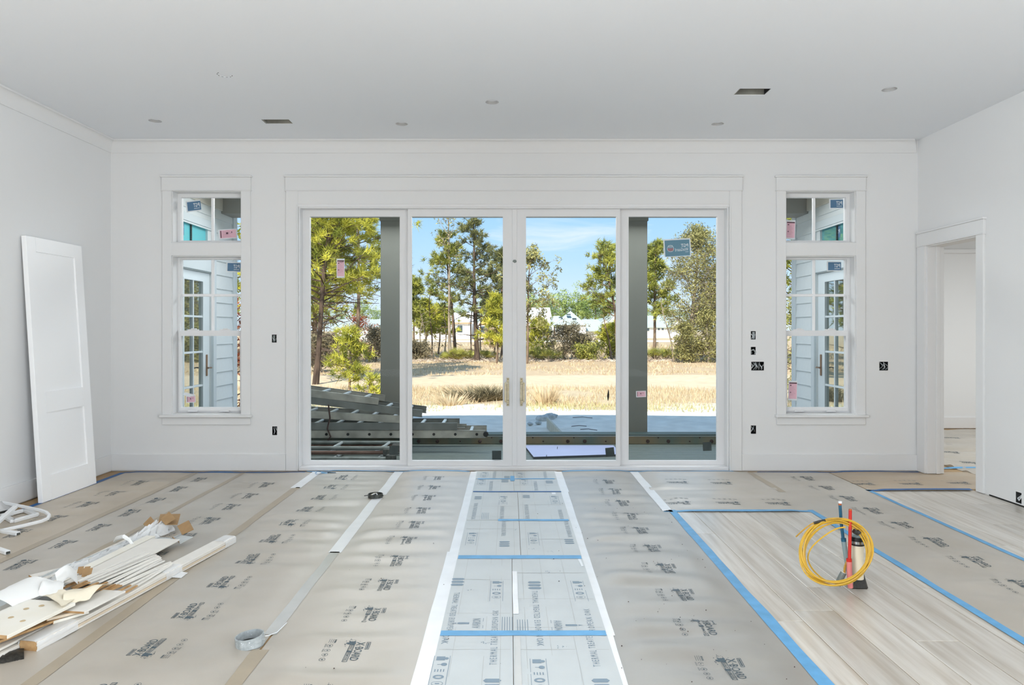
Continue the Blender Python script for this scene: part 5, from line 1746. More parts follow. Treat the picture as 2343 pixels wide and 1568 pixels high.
ladder('narrow ladder section under the level one', 1064, 978.5, .012, 640, y0=8.06, wd=.30, rh=.035, rungs=False)
ladder('lowest ladder of the stack, with dark rung holes', 1111, 985.5, .0, 640, y0=7.98, wd=.42, bolts=True, rh=.085)
MB_ = MB().lathe((XU(1112, 8.0), 7.975, ZV(992, 8.0)), [(.03, 0), (.03, .05)], 14, mat4=Matrix.Rotation(math.pi / 2, 4, 'X'))
tag(MB_.build('rubber_foot', M['rubber'], smooth=True), 'black rubber foot at the end of the lowest ladder', 'ladder foot')

# scaffold frames lying in front of the ladders
def scaffold(lab, x0, x1, y0, y1, z, m, skew=0.0):
    e_ = empty('scaffold_frame', (x1, y0, z), lab, 'scaffold', 'scaffold frames lying on the porch')
    r = .021
    MB().tube([(x0, y0, z), (x1, y0 + skew, z)], r, 10).build('tube', M[m], e_, smooth=True)
    MB().tube([(x0, y1, z), (x1, y1 + skew, z)], r, 10).build('tube', M[m], e_, smooth=True)
    n = 4
    for k in range(n):
        t = (k + .6) / n
        xx = x0 + (x1 - x0) * t
        MB().tube([(xx, y0 + skew * t, z), (xx + .02, y1 + skew * t, z)], .016, 8).build('cross_tube', M['rung'], e_, smooth=True)
    MB().box(x1 - .10, y0 + skew - .05, z - .03, x1 + .0, y0 + skew + .05, z + .045).build('corner_bracket', M['darkmetal'], e_, bevel=.006)
scaffold('scaffold frame lying lowest on the porch, nearest the glass', -3.1, -1.20, 7.40, 7.80, PZ + .033, 'galv')
scaffold('rusty scaffold frame lying on the lowest frame', -3.2, -1.25, 7.50, 7.92, PZ + .078, 'rust', .02)
scaffold('scaffold frame just under the lowest ladder, on the rusty one', -3.3, -1.16, 7.56, 7.94, PZ + .123, 'galv', -.03)
tag(MB().tube([(-2.05, 7.93, .45), (-2.03, 7.92, .30), (-2.06, 7.92, .18), (-2.02, 7.91, .09), (-2.05, 7.9, .05)], .009, 6).build('rope_end', M['bolt'], smooth=True), 'dark chain hanging down across the ladder stack', 'chain')

# ================================================================== YARD
GZ = -.5
def gz(y):
    if y < 42:
        return GZ
    if y < 140:
        return GZ + .65 * (y - 42) / 98
    return .15 + .004 * (y - 140)
ys = np.concatenate([np.linspace(9.25, 30, 130), np.linspace(30.5, 60, 70), np.linspace(62, 340, 60)])
nx_ = 120
gv, gf = [], []
for y in ys:
    hw = 14 + .95 * y
    for i in range(nx_ + 1):
        x = -hw + 2 * hw * i / nx_
        n = noise.noise((x * .5, y * .5, 0)) * .05 + noise.noise((x * 2.1, y * 2.1, 4)) * .022
        gv.append((x, y, gz(y) + n * (1.0 if 10 < y else .3)))
for j in range(len(ys) - 1):
    for i in range(nx_):
        a = j * (nx_ + 1) + i
        gf.append((a, a + 1, a + nx_ + 2, a + nx_ + 1))
me = bpy.data.meshes.new('ground')
me.from_pydata(gv, [], gf)
me.polygons.foreach_set('use_smooth', [True] * len(gf))
gm_ = bpy.data.materials.new('yard_ground')
gm_.use_nodes = True
t = gm_.node_tree
b = t.nodes['Principled BSDF']
b.inputs['Roughness'].default_value = .95
b.inputs['Specular IOR Level'].default_value = .1
tcn = t.nodes.new('ShaderNodeTexCoord')
sp_ = t.nodes.new('ShaderNodeSeparateXYZ')
t.links.new(tcn.outputs['Object'], sp_.inputs[0])
n1 = t.nodes.new('ShaderNodeTexNoise')
n1.inputs['Scale'].default_value = .35
n1.inputs['Detail'].default_value = 7
t.links.new(tcn.outputs['Object'], n1.inputs['Vector'])
ma = t.nodes.new('ShaderNodeMath')
ma.operation = 'MULTIPLY_ADD'
t.links.new(n1.outputs['Fac'], ma.inputs[0])
ma.inputs[1].default_value = 5.0
t.links.new(sp_.outputs['Y'], ma.inputs[2])
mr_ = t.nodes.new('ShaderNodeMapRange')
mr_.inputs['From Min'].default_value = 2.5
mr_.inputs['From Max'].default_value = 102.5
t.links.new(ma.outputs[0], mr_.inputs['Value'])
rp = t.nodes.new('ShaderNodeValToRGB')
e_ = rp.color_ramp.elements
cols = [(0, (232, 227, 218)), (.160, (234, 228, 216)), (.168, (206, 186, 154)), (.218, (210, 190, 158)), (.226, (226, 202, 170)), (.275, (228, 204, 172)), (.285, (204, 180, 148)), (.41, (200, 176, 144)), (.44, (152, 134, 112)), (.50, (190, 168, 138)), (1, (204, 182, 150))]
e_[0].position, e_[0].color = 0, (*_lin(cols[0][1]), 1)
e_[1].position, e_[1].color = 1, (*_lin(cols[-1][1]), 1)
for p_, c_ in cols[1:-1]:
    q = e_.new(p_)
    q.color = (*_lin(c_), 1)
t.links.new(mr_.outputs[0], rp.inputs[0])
n2 = t.nodes.new('ShaderNodeTexNoise')
n2.inputs['Scale'].default_value = 3.5
n2.inputs['Detail'].default_value = 8
t.links.new(tcn.outputs['Object'], n2.inputs['Vector'])
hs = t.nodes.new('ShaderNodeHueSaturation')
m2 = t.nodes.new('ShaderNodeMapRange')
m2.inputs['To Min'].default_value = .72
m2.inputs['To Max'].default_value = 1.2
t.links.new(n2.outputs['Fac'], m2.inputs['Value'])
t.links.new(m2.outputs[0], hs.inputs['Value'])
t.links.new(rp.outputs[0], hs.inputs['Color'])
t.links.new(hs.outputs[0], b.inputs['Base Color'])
bp_ = t.nodes.new('ShaderNodeBump')
bp_.inputs['Distance'].default_value = .05
t.links.new(n2.outputs['Fac'], bp_.inputs['Height'])
t.links.new(bp_.outputs[0], b.inputs['Normal'])
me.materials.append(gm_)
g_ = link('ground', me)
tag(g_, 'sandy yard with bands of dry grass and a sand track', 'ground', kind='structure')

# dry grass
def grass(name, lab, n, y0, y1, h0, h1, m, w=.02, patch=.0, xr=None, dens=1.0):
    y = rng.uniform(y0, y1, n)
    x = rng.uniform(-1, 1, n) * (3.5 + .62 * y) if xr is None else rng.uniform(xr[0], xr[1], n)
    keep = np.array([noise.noise((a * .45, b * .45, 3.3)) + .5 * noise.noise((a * 1.5, b * 1.5, 1)) > patch for a, b in zip(x, y)])
    x, y = x[keep], y[keep]
    k = len(x)
    hh = rng.uniform(h0, h1, k) * (.7 + .6 * rng.random(k))
    a = rng.uniform(0, 6.283, k)
    lean = rng.uniform(.1, .7, k) * hh
    z = np.array([gz(q) for q in y]) - .02
    V = np.zeros((k, 3, 3))
    V[:, 0] = np.stack([x - w * np.cos(a), y - w * np.sin(a), z], 1)
    V[:, 1] = np.stack([x + w * np.cos(a), y + w * np.sin(a), z], 1)
    b_ = rng.uniform(0, 6.283, k)
    V[:, 2] = np.stack([x + lean * np.cos(b_), y + lean * np.sin(b_), z + hh], 1)
    o = tri_mesh(name, V, rng.random(k), m)
    return tag(o, lab, 'grass', kind='stuff')
grass('dry_grass', 'dry straw grass between the pale sand and the sand track', 34000, 16.6, 21.8, .06, .19, M['grass'], .012, -.12)
grass('dry_grass', 'sparse greenish grass at the edge of the pale sand', 7000, 15.4, 17.2, .05, .14, M['grassgreen'], .014, -.02)
grass('dry_grass', 'dry straw grass beyond the sand track', 26000, 28.0, 41.5, .05, .16, M['grass'], .024, -.2)
grass('dry_grass', 'dry grass under and behind the trees', 14000, 42, 75, .15, .45, M['grass'], .05, -.2)
def clump(name, lab, u, v, n, r, h, m, w=.014, cat='grass'):
    c = FL(u, v, GZ)
    a = rng.uniform(0, 6.283, n)
    rr = r * np.sqrt(rng.random(n)) * .5
    x, y = c.x + rr * np.cos(a), c.y + rr * np.sin(a)
    hh = h * rng.uniform(.5, 1.1, n)
    ln = r * rng.uniform(.2, 1.0, n)
    V = np.zeros((n, 3, 3))
    V[:, 0] = np.stack([x - w, y, np.full(n, GZ - .02)], 1)
    V[:, 1] = np.stack([x + w, y, np.full(n, GZ - .02)], 1)
    V[:, 2] = np.stack([x + ln * np.cos(a), y + ln * np.sin(a), GZ + hh], 1)
    return tag(tri_mesh(name, V, rng.random(n), m), lab, cat)
clump('grass_clump', 'tall reddish dry grass clump right of the door handles', 1248, 925, 220, .35, .48, M['grass'])
clump('grass_clump', 'dry grass clump in the middle of the left sliding panel view', 1030, 928, 160, .5, .34, M['grass'])
clump('grass_clump', 'dark dry weed clump in the grass left of the door handles', 1085, 915, 420, .9, .34, M['scrub'], .02)
clump('grass_clump', 'dark weed clump at the edge of the left sliding panel view', 1135, 913, 320, .7, .36, M['scrub'], .02)
# rocks, plank, sticks on the shaded sand
for u, v, r, lab in ((1243, 963, .11, 'left lump of broken concrete on the sand'), (1252, 961, .13, 'middle lump of broken concrete on the sand'), (1262, 958, .10, 'right lump of broken concrete on the sand'), (1213, 972, .05, 'small lump on the sand at left of the concrete lumps'), (1231, 970, .055, 'flat small lump in front of the concrete lumps')):
    c = FL(u, v, GZ)
    bm = bmesh.new()
    bmesh.ops.create_icosphere(bm, subdivisions=2, radius=r)
    for vv in bm.verts:
        k = 1 + .5 * noise.noise(vv.co * (3 / r * .3) + Vector((u, 0, 0)))
        vv.co = Vector((vv.co.x * k * 1.2, vv.co.y * k, vv.co.z * k * .7))
    me = bpy.data.meshes.new('concrete_lump')
    bm.to_mesh(me)
    bm.free()
    me.materials.append(M['rock'])
    tag(link('concrete_lump', me, None, (c.x, c.y, GZ + r * .35)), lab, 'rock', 'lumps of broken concrete on the sand')
a = FL(1257, 992, GZ)
tag(MB().bar((a.x + .02, a.y + .9, GZ + .075), (a.x + .20, 10.0, GZ + .075), .04, .19).build('lumber_plank', M['lumber'], bevel=.004), 'plank on edge lying on the shaded sand right of centre', 'lumber')
for u, v, ln, an, lab in ((1325, 979, .3, .3, 'dark twig on the shaded sand'), (1347, 987, .3, -.2, 'second dark twig nearer the porch edge'), (1333, 959, .4, .0, 'pale twig at the edge of the shade')):
    c = FL(u, v, GZ)
    d = Vector((math.cos(an), math.sin(an), 0)) * ln / 2
    tag(MB().tube([c - d + Z(.03), c + Vector((0, .03, .035)), c + d + Z(.02)], .006, 5).build('twig', M['bolt']), lab, 'twig')

# ------------------------------------------------------------------ trees
def clumps_to_tris(C, dirs, k, ln, w, up=.25, spread=1.0):
    """k pointed blades at each clump centre"""
    m = len(C)
    d = rng.normal(size=(m, k, 3)) * spread + dirs[:, None, :] * .9 + np.array([0, 0, up])
    d /= np.linalg.norm(d, axis=2, keepdims=True)
    s = rng.normal(size=(m, k, 3))
    s -= d * (s * d).sum(2, keepdims=True)
    s /= np.linalg.norm(s, axis=2, keepdims=True)
    l_ = ln * rng.uniform(.6, 1.2, (m, k, 1))
    c = C[:, None, :] + rng.normal(size=(m, k, 3)) * ln * .18
    V = np.stack([c - s * w, c + s * w, c + d * l_], 2)
    return V.reshape(-1, 3, 3)
def leaves_to_tris(C, k, rad, size):
    """k leaf triangles scattered in a ball round each centre"""
    m = len(C)
    o = rng.normal(size=(m, k, 3))
    o = o / np.linalg.norm(o, axis=2, keepdims=True) * rad * rng.random((m, k, 1)) ** .45
    c = (C[:, None, :] + o).reshape(-1, 3)
    n = len(c)
    a = rng.normal(size=(n, 3))
    a /= np.linalg.norm(a, axis=1, keepdims=True)
    b = rng.normal(size=(n, 3))
    b -= a * (a * b).sum(1, keepdims=True)
    b /= np.linalg.norm(b, axis=1, keepdims=True)
    s = size * rng.uniform(.6, 1.3, (n, 1))
    return np.stack([c - a * s, c + b * s * .55 - a * s * .1, c + a * s * .9 + b * s * -.15], 1)
TREES = {}
def tree(name, lab, u, Y, h, r, crown0, kind, seed, trunk_r=.12, lean=(0, 0), nb=26, per=9, k=16, ln=.30, w=.03, bark='bark', leafmat='pine', cat='tree', group='trees beyond the yard', x=None, bend=.25, flat=.35, extra=None, fork=0, base=None, top_bias=.0, cl=None, bare=0):
    """kind 'pine': bare lower trunk, whorls of limbs with needle tufts; 'broad': forked limbs with leaf balls"""
    R = random.Random(seed)
    X = XU(u, Y) if x is None else x
    z0 = gz(Y) - .05 if base is None else base
    e_ = empty(name, (X, Y, z0), lab, cat, group)
    t_ = MB()
    top = Vector((X + lean[0], Y + lean[1], z0 + h))
    B = Vector((X, Y, z0))
    n = 9
    ax = []
    for i in range(n + 1):
        q = i / n
        p = B.lerp(top, q) + Vector((bend * math.sin(q * 5 + seed), bend * .6 * math.cos(q * 4 + seed * 2), 0)) * q * (1.2 - q)
        ax.append(p)
    t_.tube(ax, [trunk_r * (1.25 if i == 0 else 1) * (1 - .86 * i / n) + .012 for i in range(n + 1)], 8)
    def axis(q):
        f = min(max(q, 0), .999) * n
        i = int(f)
        return ax[i].lerp(ax[i + 1], f - i)
    C, Dv = [], []
    for b_ in range(nb):
        q = crown0 + (1 - crown0) * ((b_ + R.random()) / nb) ** (1 - top_bias)
        if fork and b_ < fork:
            q = crown0 * R.uniform(.45, .8)
        o = axis(q)
        rel = (q - crown0) / max(1e-3, 1 - crown0)
        prof = (1 - max(rel, 0) ** 1.6 * .75) * (.55 + .45 * min(1, (rel + .35) * 2)) if kind == 'pine' else math.sqrt(max(.08, 1 - (2 * max(rel, 0) - .85) ** 2 * .9))
        ll = r * prof * R.uniform(.65, 1.1)
        a = R.uniform(0, 6.283)
        rise = R.uniform(.05, flat) + .5 * max(rel, 0)
        d = Vector((math.cos(a), math.sin(a), rise)).normalized()
        pts = [o]
        m_ = 5
        for i in range(1, m_ + 1):
            s_ = i / m_
            pts.append(o + d * ll * s_ + Vector((R.uniform(-.06, .06), R.uniform(-.06, .06), (.16 if kind == 'pine' else .25) * s_ * s_ * R.uniform(-.3, 1))) * ll * .5)
        br = max(.012, trunk_r * .30 * (1 - .7 * max(rel, 0)) * (1.6 if (fork and b_ < fork) else 1))
        t_.tube(pts, [br * (1 - .8 * i / m_) + .005 for i in range(m_ + 1)], 5)
        for c_ in range(per):
            s_ = R.uniform(.42, 1.03) ** .8
            f = min(s_, .999) * m_
            i = int(f)
            p = pts[i].lerp(pts[i + 1], f - i)
            sp = ll * .20 + .08
            c = p + Vector((R.gauss(0, sp), R.gauss(0, sp), R.gauss(0, sp * .45) + .04))
            if c_ % 2 == 0:
                t_.tube([p, p.lerp(c, .5) + Vector((0, 0, .02)), c], [br * .3 + .003, br * .22 + .002, .003], 4)
            C.append(c)
            Dv.append((c - o).normalized())
    for b_ in range(bare):
        o = axis(crown0 * R.uniform(.25, 1.15))
        a = R.uniform(0, 6.283)
        ll = r * R.uniform(.4, .9)
        d = Vector((math.cos(a), math.sin(a), R.uniform(-.25, .35)))
        pts = [o + d * ll * (i / 5) + Vector((R.uniform(-.05, .05), R.uniform(-.05, .05), -.25 * (i / 5) ** 2 * R.uniform(0, 1))) * ll for i in range(6)]
        t_.tube(pts, [trunk_r * .22 * (1 - .8 * i / 5) + .004 for i in range(6)], 5)
        for q_ in range(5):
            i = R.randint(2, 5)
            t_.tube([pts[i], pts[i] + Vector((R.gauss(0, .3), R.gauss(0, .3), R.gauss(-.05, .18))) * ll * .6], [.007, .003], 4)
    for ex in (extra or []):
        C.append(Vector(ex))
        Dv.append(Vector((0, 0, 1)))
    C = np.array([tuple(c) for c in C])
    Dv = np.array([tuple(c) for c in Dv])
    t_.build('trunk', M[bark], e_, smooth=True)
    if kind == 'pine':
        V = clumps_to_tris(C, Dv, k, ln, w)
    else:
        V = leaves_to_tris(C, k, cl or r * .16 + .12, ln)
    tint = np.repeat(np.clip(rng.normal(.5, .28, len(C)), 0, 1), k) * .75 + .25 * rng.random(len(C) * k)
    f = tri_mesh('foliage', V, tint, M[leafmat], e_)
    f['kind'] = 'stuff'
    return e_

tree('pine_tree', 'large close pine with long pale limbs filling the left fixed panel', 722, 23.5, 9.6, 2.15, .28, 'pine', 3, .088, (.9, .3), nb=120, per=10, k=44, ln=.27, w=.014, leafmat='pinebright', bend=.35, flat=.45, bare=22, bark='barkdark')
tree('pine_tree', 'second pine close behind the large one at left', 812, 29, 9.0, 1.7, .40, 'pine', 13, .08, (.3, 0), nb=36, per=8, k=34, ln=.30, w=.02, leafmat='pine', bare=12)
tree('young_pine', 'bright young pine in front of the left porch column', 800, 20.5, 1.75, .62, .15, 'pine', 5, .03, (0, 0), nb=22, per=6, k=26, ln=.20, w=.012, leafmat='pinebright', cat='tree', bend=.05)
tree('young_pine', 'very small bright pine seedling beside the left porch column', 846, 17.5, .62, .28, .1, 'pine', 6, .015, (0, 0), nb=12, per=4, k=24, ln=.14, w=.009, leafmat='pinebright', bend=.02)
tree('pine_tree', 'left one of the two tall pines left of the door handles', 1042, 43, 7.6, 1.75, .42, 'pine', 7, .105, (-.55, 0), nb=30, per=9, k=26, ln=.30, w=.024, leafmat='pine', bend=.2, flat=.6, bare=10)
tree('bare_tree', 'thin bare-topped tree standing against the left tall pine', 1030, 42, 9.6, 1.2, .62, 'broad', 17, .09, (-.15, 0), nb=22, per=4, k=6, ln=.09, w=.03, bark='barkpale', leafmat='oak', flat=1.6, bend=.12, cl=.18)
tree('pine_tree', 'right one of the two tall pines, with dark flat-topped crown', 1092, 40.5, 8.1, 1.75, .30, 'pine', 9, .14, (-.25, 0), nb=34, per=9, k=26, ln=.27, w=.022, leafmat='pinedark', bend=.14, flat=.22, bare=14, bark='barkdark')
tree('pine_tree', 'pine behind the right tall pine, at edge of the left sliding panel', 1150, 46, 7.0, 1.7, .42, 'pine', 21, .12, (0, 0), nb=34, per=11, k=20, ln=.32, w=.028, leafmat='pinedark', bend=.2)
tree('pine_tree', 'slender pale pine at left edge of the left sliding panel', 950, 45, 4.9, 1.0, .42, 'pine', 23, .07, (-.2, 0), nb=26, per=10, k=22, ln=.34, w=.03, leafmat='pine', bend=.15)
tree('young_pine', 'short bright pine behind the slender pale pine', 972, 49, 3.7, 1.2, .35, 'pine', 24, .06, (.2, 0), nb=24, per=9, k=20, ln=.34, w=.03, leafmat='pinebright')
tree('young_pine', 'short bright pine left of the twin trunks', 1003, 52, 3.2, 1.6, .45, 'pine', 25, .06, (.1, 0), nb=20, per=9, k=20, ln=.36, w=.034, leafmat='pinebright')
tree('young_pine', 'short bright pine at right edge of the left sliding panel', 1136, 38.5, 3.6, .9, .25, 'pine', 26, .05, (.1, 0), nb=24, per=8, k=20, ln=.30, w=.026, leafmat='pinebright')
tree('sparse_tree', 'thin sparse-leaved tree just right of the door handles', 1206, 38, 6.1, 1.5, .30, 'broad', 27, .06, (.15, 0), nb=30, per=6, k=22, ln=.10, w=.03, leafmat='oak', flat=.9, bend=.1, cl=.26)
tree('leaning_pine', 'pine leaning left at right edge of the right sliding panel', 1416, 37.5, 6.2, 1.7, .42, 'pine', 31, .10, (-.75, 0), nb=28, per=10, k=20, ln=.30, w=.026, leafmat='pine', bend=.5, flat=.5)
tree('pine_tree', 'straight pine behind the big sticker in the right fixed panel', 1497, 48, 7.6, 1.5, .36, 'pine', 33, .11, (.1, 0), nb=36, per=11, k=20, ln=.34, w=.03, leafmat='pine', bend=.1)
tree('oak_tree', 'broad dense oak filling right half of the right fixed panel', 1580, 40, 7.4, 2.1, .10, 'broad', 35, .14, (.45, .2), nb=84, per=11, k=22, ln=.075, w=.03, leafmat='oak', flat=1.0, fork=8, bend=.2, bark='barkpale', cl=.36)
tree('oak_tree', 'second oak to the right of the broad oak, at the panel edge', 1660, 41, 5.6, 1.7, .12, 'broad', 37, .13, (0, .2), nb=46, per=10, k=22, ln=.08, w=.03, leafmat='oak', flat=.9, fork=5, cl=.38)
tree('sapling', 'thin leaning bare sapling in the right fixed panel', 1542, 39.5, 3.6, .7, .5, 'broad', 38, .035, (-.7, 0), nb=10, per=2, k=4, ln=.06, w=.02, bark='barkpale', leafmat='oak', cl=.15)
for i, (u, Y, hh, ll) in enumerate(((976, 44, 3.4, -.35), (988, 46, 4.4, -.1), (962, 43.5, 2.6, .1), (1078, 47, 4.6, .1), (1100, 48, 5.0, .05), (1133, 43, 4.0, .0), (1018, 50, 3.4, 0), (1398, 41.5, 3.0, -.4), (1402, 44, 3.6, .3))):
    tree('sapling', ['leaning thin sapling', 'straight thin sapling', 'short thin sapling', 'dark thin trunk', 'darker thin trunk', 'thin straight trunk', 'thin far trunk', 'bare leaning sapling', 'bare upright sapling'][i] + [' at left of the twin pines', ' next to the leaning one', ' at left panel edge', ' left of the dark-crowned pine', ' right behind the dark-crowned pine', ' at right edge of the left sliding panel', ' behind the twin trunks', ' at right of the scrub bush', ' beside the bare leaning one'][i], u, Y, hh, .5, .55, 'broad', 50 + i, .045, (ll, 0), nb=8, per=2, k=5, ln=.07, bark='bark' if i % 2 else 'barkpale', leafmat='oak', group='thin saplings beyond the yard', cl=.16)
# trees at the sides (seen through the side windows and mirrored in the porch doors)
for i, (x, Y, hh, rr, kd, lm, lab) in enumerate((
        (-13.5, 30, 8.0, 2.6, 'pine', 'pinebright', 'pine beyond the corner of the left porch wall'),
        (-17.0, 38, 8.8, 2.8, 'pine', 'pine', 'pine farther behind the left porch wall'),
        (-21.5, 42, 8.0, 3.0, 'broad', 'oak', 'leafy tree far out behind the left porch wall'),
        (-10.0, 36, 7.5, 2.2, 'pine', 'pine', 'pine just left of the left fixed panel'),
        (15.0, 36, 8.4, 2.6, 'pine', 'pine', 'pine beyond the corner of the right porch wall'),
        (19.0, 42, 8.0, 3.0, 'broad', 'oak', 'leafy tree far out behind the right porch wall'),
        (24.0, 44, 8.6, 2.8, 'pine', 'pinebright', 'pine farthest out behind the right porch wall'))):
    tree('pine_tree' if kd == 'pine' else 'oak_tree', lab, 0, Y, hh, rr, .2, kd, 70 + i, .15, (.2, 0), nb=40, per=10, k=18, ln=.34 if kd == 'pine' else .10, w=.034, leafmat=lm, x=x, flat=.6, cl=.5)
tree('red_shrub', 'reddish-brown leafy shrub showing past the left porch wall corner', 0, 13.5, 2.3, .9, .08, 'broad', 81, .03, (0, 0), nb=26, per=7, k=16, ln=.05, x=XU(541, 13.5) - .35, leafmat='redleaf', flat=1.3, cat='shrub', group='shrubs in the yard', cl=.18)
tree('scrub_bush', 'sunlit shrub showing past the right porch wall corner', 0, 15, 2.4, 1.0, .08, 'broad', 82, .03, (0, 0), nb=26, per=7, k=16, ln=.05, x=XU(1800, 15) + .5, leafmat='oak', flat=1.3, cat='shrub', group='shrubs in the yard', cl=.2)
tree('red_shrub', 'reddish shrub far behind the bright young pine', 822, 46, 2.6, 1.0, .1, 'broad', 83, .04, (0, 0), nb=22, per=6, k=14, ln=.08, leafmat='redleaf', flat=1.2, cat='shrub', group='shrubs in the yard', cl=.3)
# shrubs
def bush(lab, u, Y, h, r, m, seed, name='scrub_bush', ln=.08, kd='broad'):
    return tree(name, lab, u, Y, h, r, .05, kd, seed, .04, (0, 0), nb=30, per=8, k=16, ln=ln, w=.026, leafmat=m, flat=1.2, cat='shrub', group='shrubs in the yard', cl=.25, bark='barkpale')
bush('dark brown tangled bush right of the palmettos', 1292, 43, 1.75, 1.35, 'scrub', 91)
bush('second dark tangled bush joined to its right', 1332, 43.5, 1.25, 1.0, 'scrub', 92)
bush('yellow-green pine bush above the palmettos right of the handles', 1232, 45, 2.3, 1.35, 'pinebright', 93, 'pine_bush', .30, 'pine')
bush('pale green bush at right edge of the right sliding panel', 1398, 43, 2.0, 1.0, 'pinebright', 94, 'pine_bush', .28, 'pine')
bush('grey-green low bush under the scrub, near the road', 1345, 41.8, .55, .8, 'palm', 95)
bush('grey-green low bush at left panel edge under the slender pine', 962, 41.8, .75, 1.0, 'scrub', 96)
bush('low tangled bush left of the young bright pine', 735, 30, 1.2, 1.3, 'scrub', 97)
bush('brown brush behind the young bright pine', 862, 40, 1.5, 1.2, 'scrub', 98)
bush('round dry bush beyond the guard rail', 1122, 62, 1.6, 1.0, 'grass', 99)
bush('leafy skirt of the broad oak, left of its trunk', 1566, 39, 2.0, .8, 'oak', 100)
bush('leafy skirt of the broad oak, right of its trunk', 1620, 39, 2.6, 1.2, 'oak', 101)
def palmetto(lab, u, Y, r, h, seed, nf=26):
    X = XU(u, Y)
    z0 = gz(Y) - .03
    R = np.random.default_rng(seed)
    e_ = empty('palmetto', (X, Y, z0), lab, 'shrub', 'palmettos at the far edge of the road')
    tris, tints = [], []
    st = MB()
    for f in range(nf):
        a = R.uniform(0, 6.283)
        el = R.uniform(.3, 1.3)
        L_ = R.uniform(.6, 1.0)
        d = np.array([math.cos(a) * math.cos(el), math.sin(a) * math.cos(el), math.sin(el)])
        hub = np.array([X, Y, z0]) + d * np.array([r, r, h]) * L_ * .75 + np.array([R.normal() * r * .3, R.normal() * r * .2, 0])
        st.tube([(X, Y, z0), tuple(hub)], .010, 4)
        sd = np.cross(d, [0, 0, 1.0])
        sd /= np.linalg.norm(sd) + 1e-6
        up_ = np.cross(sd, d)
        tt = R.uniform(.1, 1)
        for k in range(14):
            g = (k / 13 - .5) * 3.6
            bd = d * math.cos(g) + sd * math.sin(g) + up_ * .25
            bd /= np.linalg.norm(bd)
            ln_ = .42 * r / .8 * R.uniform(.8, 1.1)
            pw = np.cross(bd, up_)
            pw /= np.linalg.norm(pw) + 1e-6
            tris.append([hub - pw * .018, hub + pw * .018, hub + bd * ln_ - np.array([0, 0, .06])])
            tints.append(tt * .8 + .2 * R.random())
    st.build('stem', M['bark'], e_)
    fo = tri_mesh('fan_leaves', np.array(tris), np.array(tints), M['palm'], e_)
    fo['kind'] = 'stuff'
for i, (u, Y, r, h, lab) in enumerate(((1052, 41.3, .85, .95, 'big palmetto between the two tall pines'), (1030, 41.6, .6, .7, 'small palmetto at foot of the left tall pine'), (1075, 42, .7, .9, 'palmetto at foot of the dark-crowned pine, left side'), (1112, 42.5, .7, .8, 'palmetto right of the dark-crowned pine'), (1020, 42.3, .6, .65, 'palmetto farthest left under the tall pines'), (1222, 41.8, .8, 1.1, 'palmetto right beside the door handles'), (1258, 41.0, .95, .85, 'widest palmetto, in front of the dark bush'), (1240, 42.2, .7, .9, 'palmetto between the two near the handles'), (1498, 42, .8, 1.0, 'palmetto beside the right porch column'), (1525, 42.4, .8, .9, 'palmetto next to the leaning bare sapling'), (1552, 42.6, .7, .95, 'palmetto at foot of the broad oak'))):
    palmetto(lab, u, Y, r, h, 200 + i)
# litter of dead fronds along the road edge
n = 1500
x = rng.uniform(-7, 13, n)
y = rng.uniform(39.6, 41.6, n)
a = rng.uniform(0, 6.283, n)
l_ = rng.uniform(.1, .5, n)
V = np.zeros((n, 3, 3))
V[:, 0] = np.stack([x, y - .012, np.full(n, GZ + .02)], 1)
V[:, 1] = np.stack([x, y + .012, np.full(n, GZ + .06)], 1)
V[:, 2] = np.stack([x + l_ * np.cos(a), y + l_ * np.sin(a), GZ + .03 + rng.uniform(0, .2, n)], 1)
tag(tri_mesh('dead_fronds', V, rng.random(n), foliage_mat('dead_fronds', (120, 100, 84), (232, 216, 196), .1)), 'dead fronds and twigs littering the far road edge', 'litter', kind='stuff')

# ------------------------------------------------------------------ guard rail, fence
e = empty('guard_rail', (0, 70, gz(70)), 'low white rail on posts running behind the trees', 'guard rail')
zr = ZV(781, 70)
MB().box(XU(690, 70), 69.95, zr - .09, XU(1700, 70), 70.02, zr + .09).build('rail', M['rail'], e, bevel=.02)
x = XU(700, 70)
while x < XU(1700, 70):
    MB().box(x - .09, 70.02, gz(70) - .1, x + .09, 70.2, zr + .13).build('post', M['post'], e)
    x += 4.4
# ------------------------------------------------------------------ houses
def house_wall(e_, x0, x1, y0, y1, z0, z1, m='housewhite', nm='wall'):
    return MB().box(x0, y0, z0, x1, y1, z1).build(nm, M[m], e_)
def gable(e_, x0, x1, y0, y1, z0, z1, m, axis='x', nm='roof', t=.18, over=.4):
    """gable roof; axis = direction of the ridge"""
    m_ = MB()
    if axis == 'x':
        ym = (y0 + y1) / 2
        a0, a1, b0, b1 = x0 - over, x1 + over, y0 - over, y1 + over
        m_.slab([(a0, b0, z0), (a1, b0, z0), (a1, ym, z1), (a0, ym, z1)], t).slab([(a1, b1, z0), (a0, b1, z0), (a0, ym, z1), (a1, ym, z1)], t)
    else:
        xm = (x0 + x1) / 2
        a0, a1, b0, b1 = x0 - over, x1 + over, y0 - over, y1 + over
        m_.slab([(a0, b1, z0), (a0, b0, z0), (xm, b0, z1), (xm, b1, z1)], t).slab([(a1, b0, z0), (a1, b1, z0), (xm, b1, z1), (xm, b0, z1)], t)
        g = MB().add([(x0, y0, z0), (x1, y0, z0), (xm, y0, z1 - .1), (x0, y0 + .1, z0), (x1, y0 + .1, z0), (xm, y0 + .1, z1 - .1)], [(0, 1, 2), (5, 4, 3), (0, 3, 4, 1), (1, 4, 5, 2), (2, 5, 3, 0)])
        g.build('gable_wall', M['housewhite'] if m != 'houseroof' else M['housewood'], e_)
    return m_.build(nm, M[m], e_)
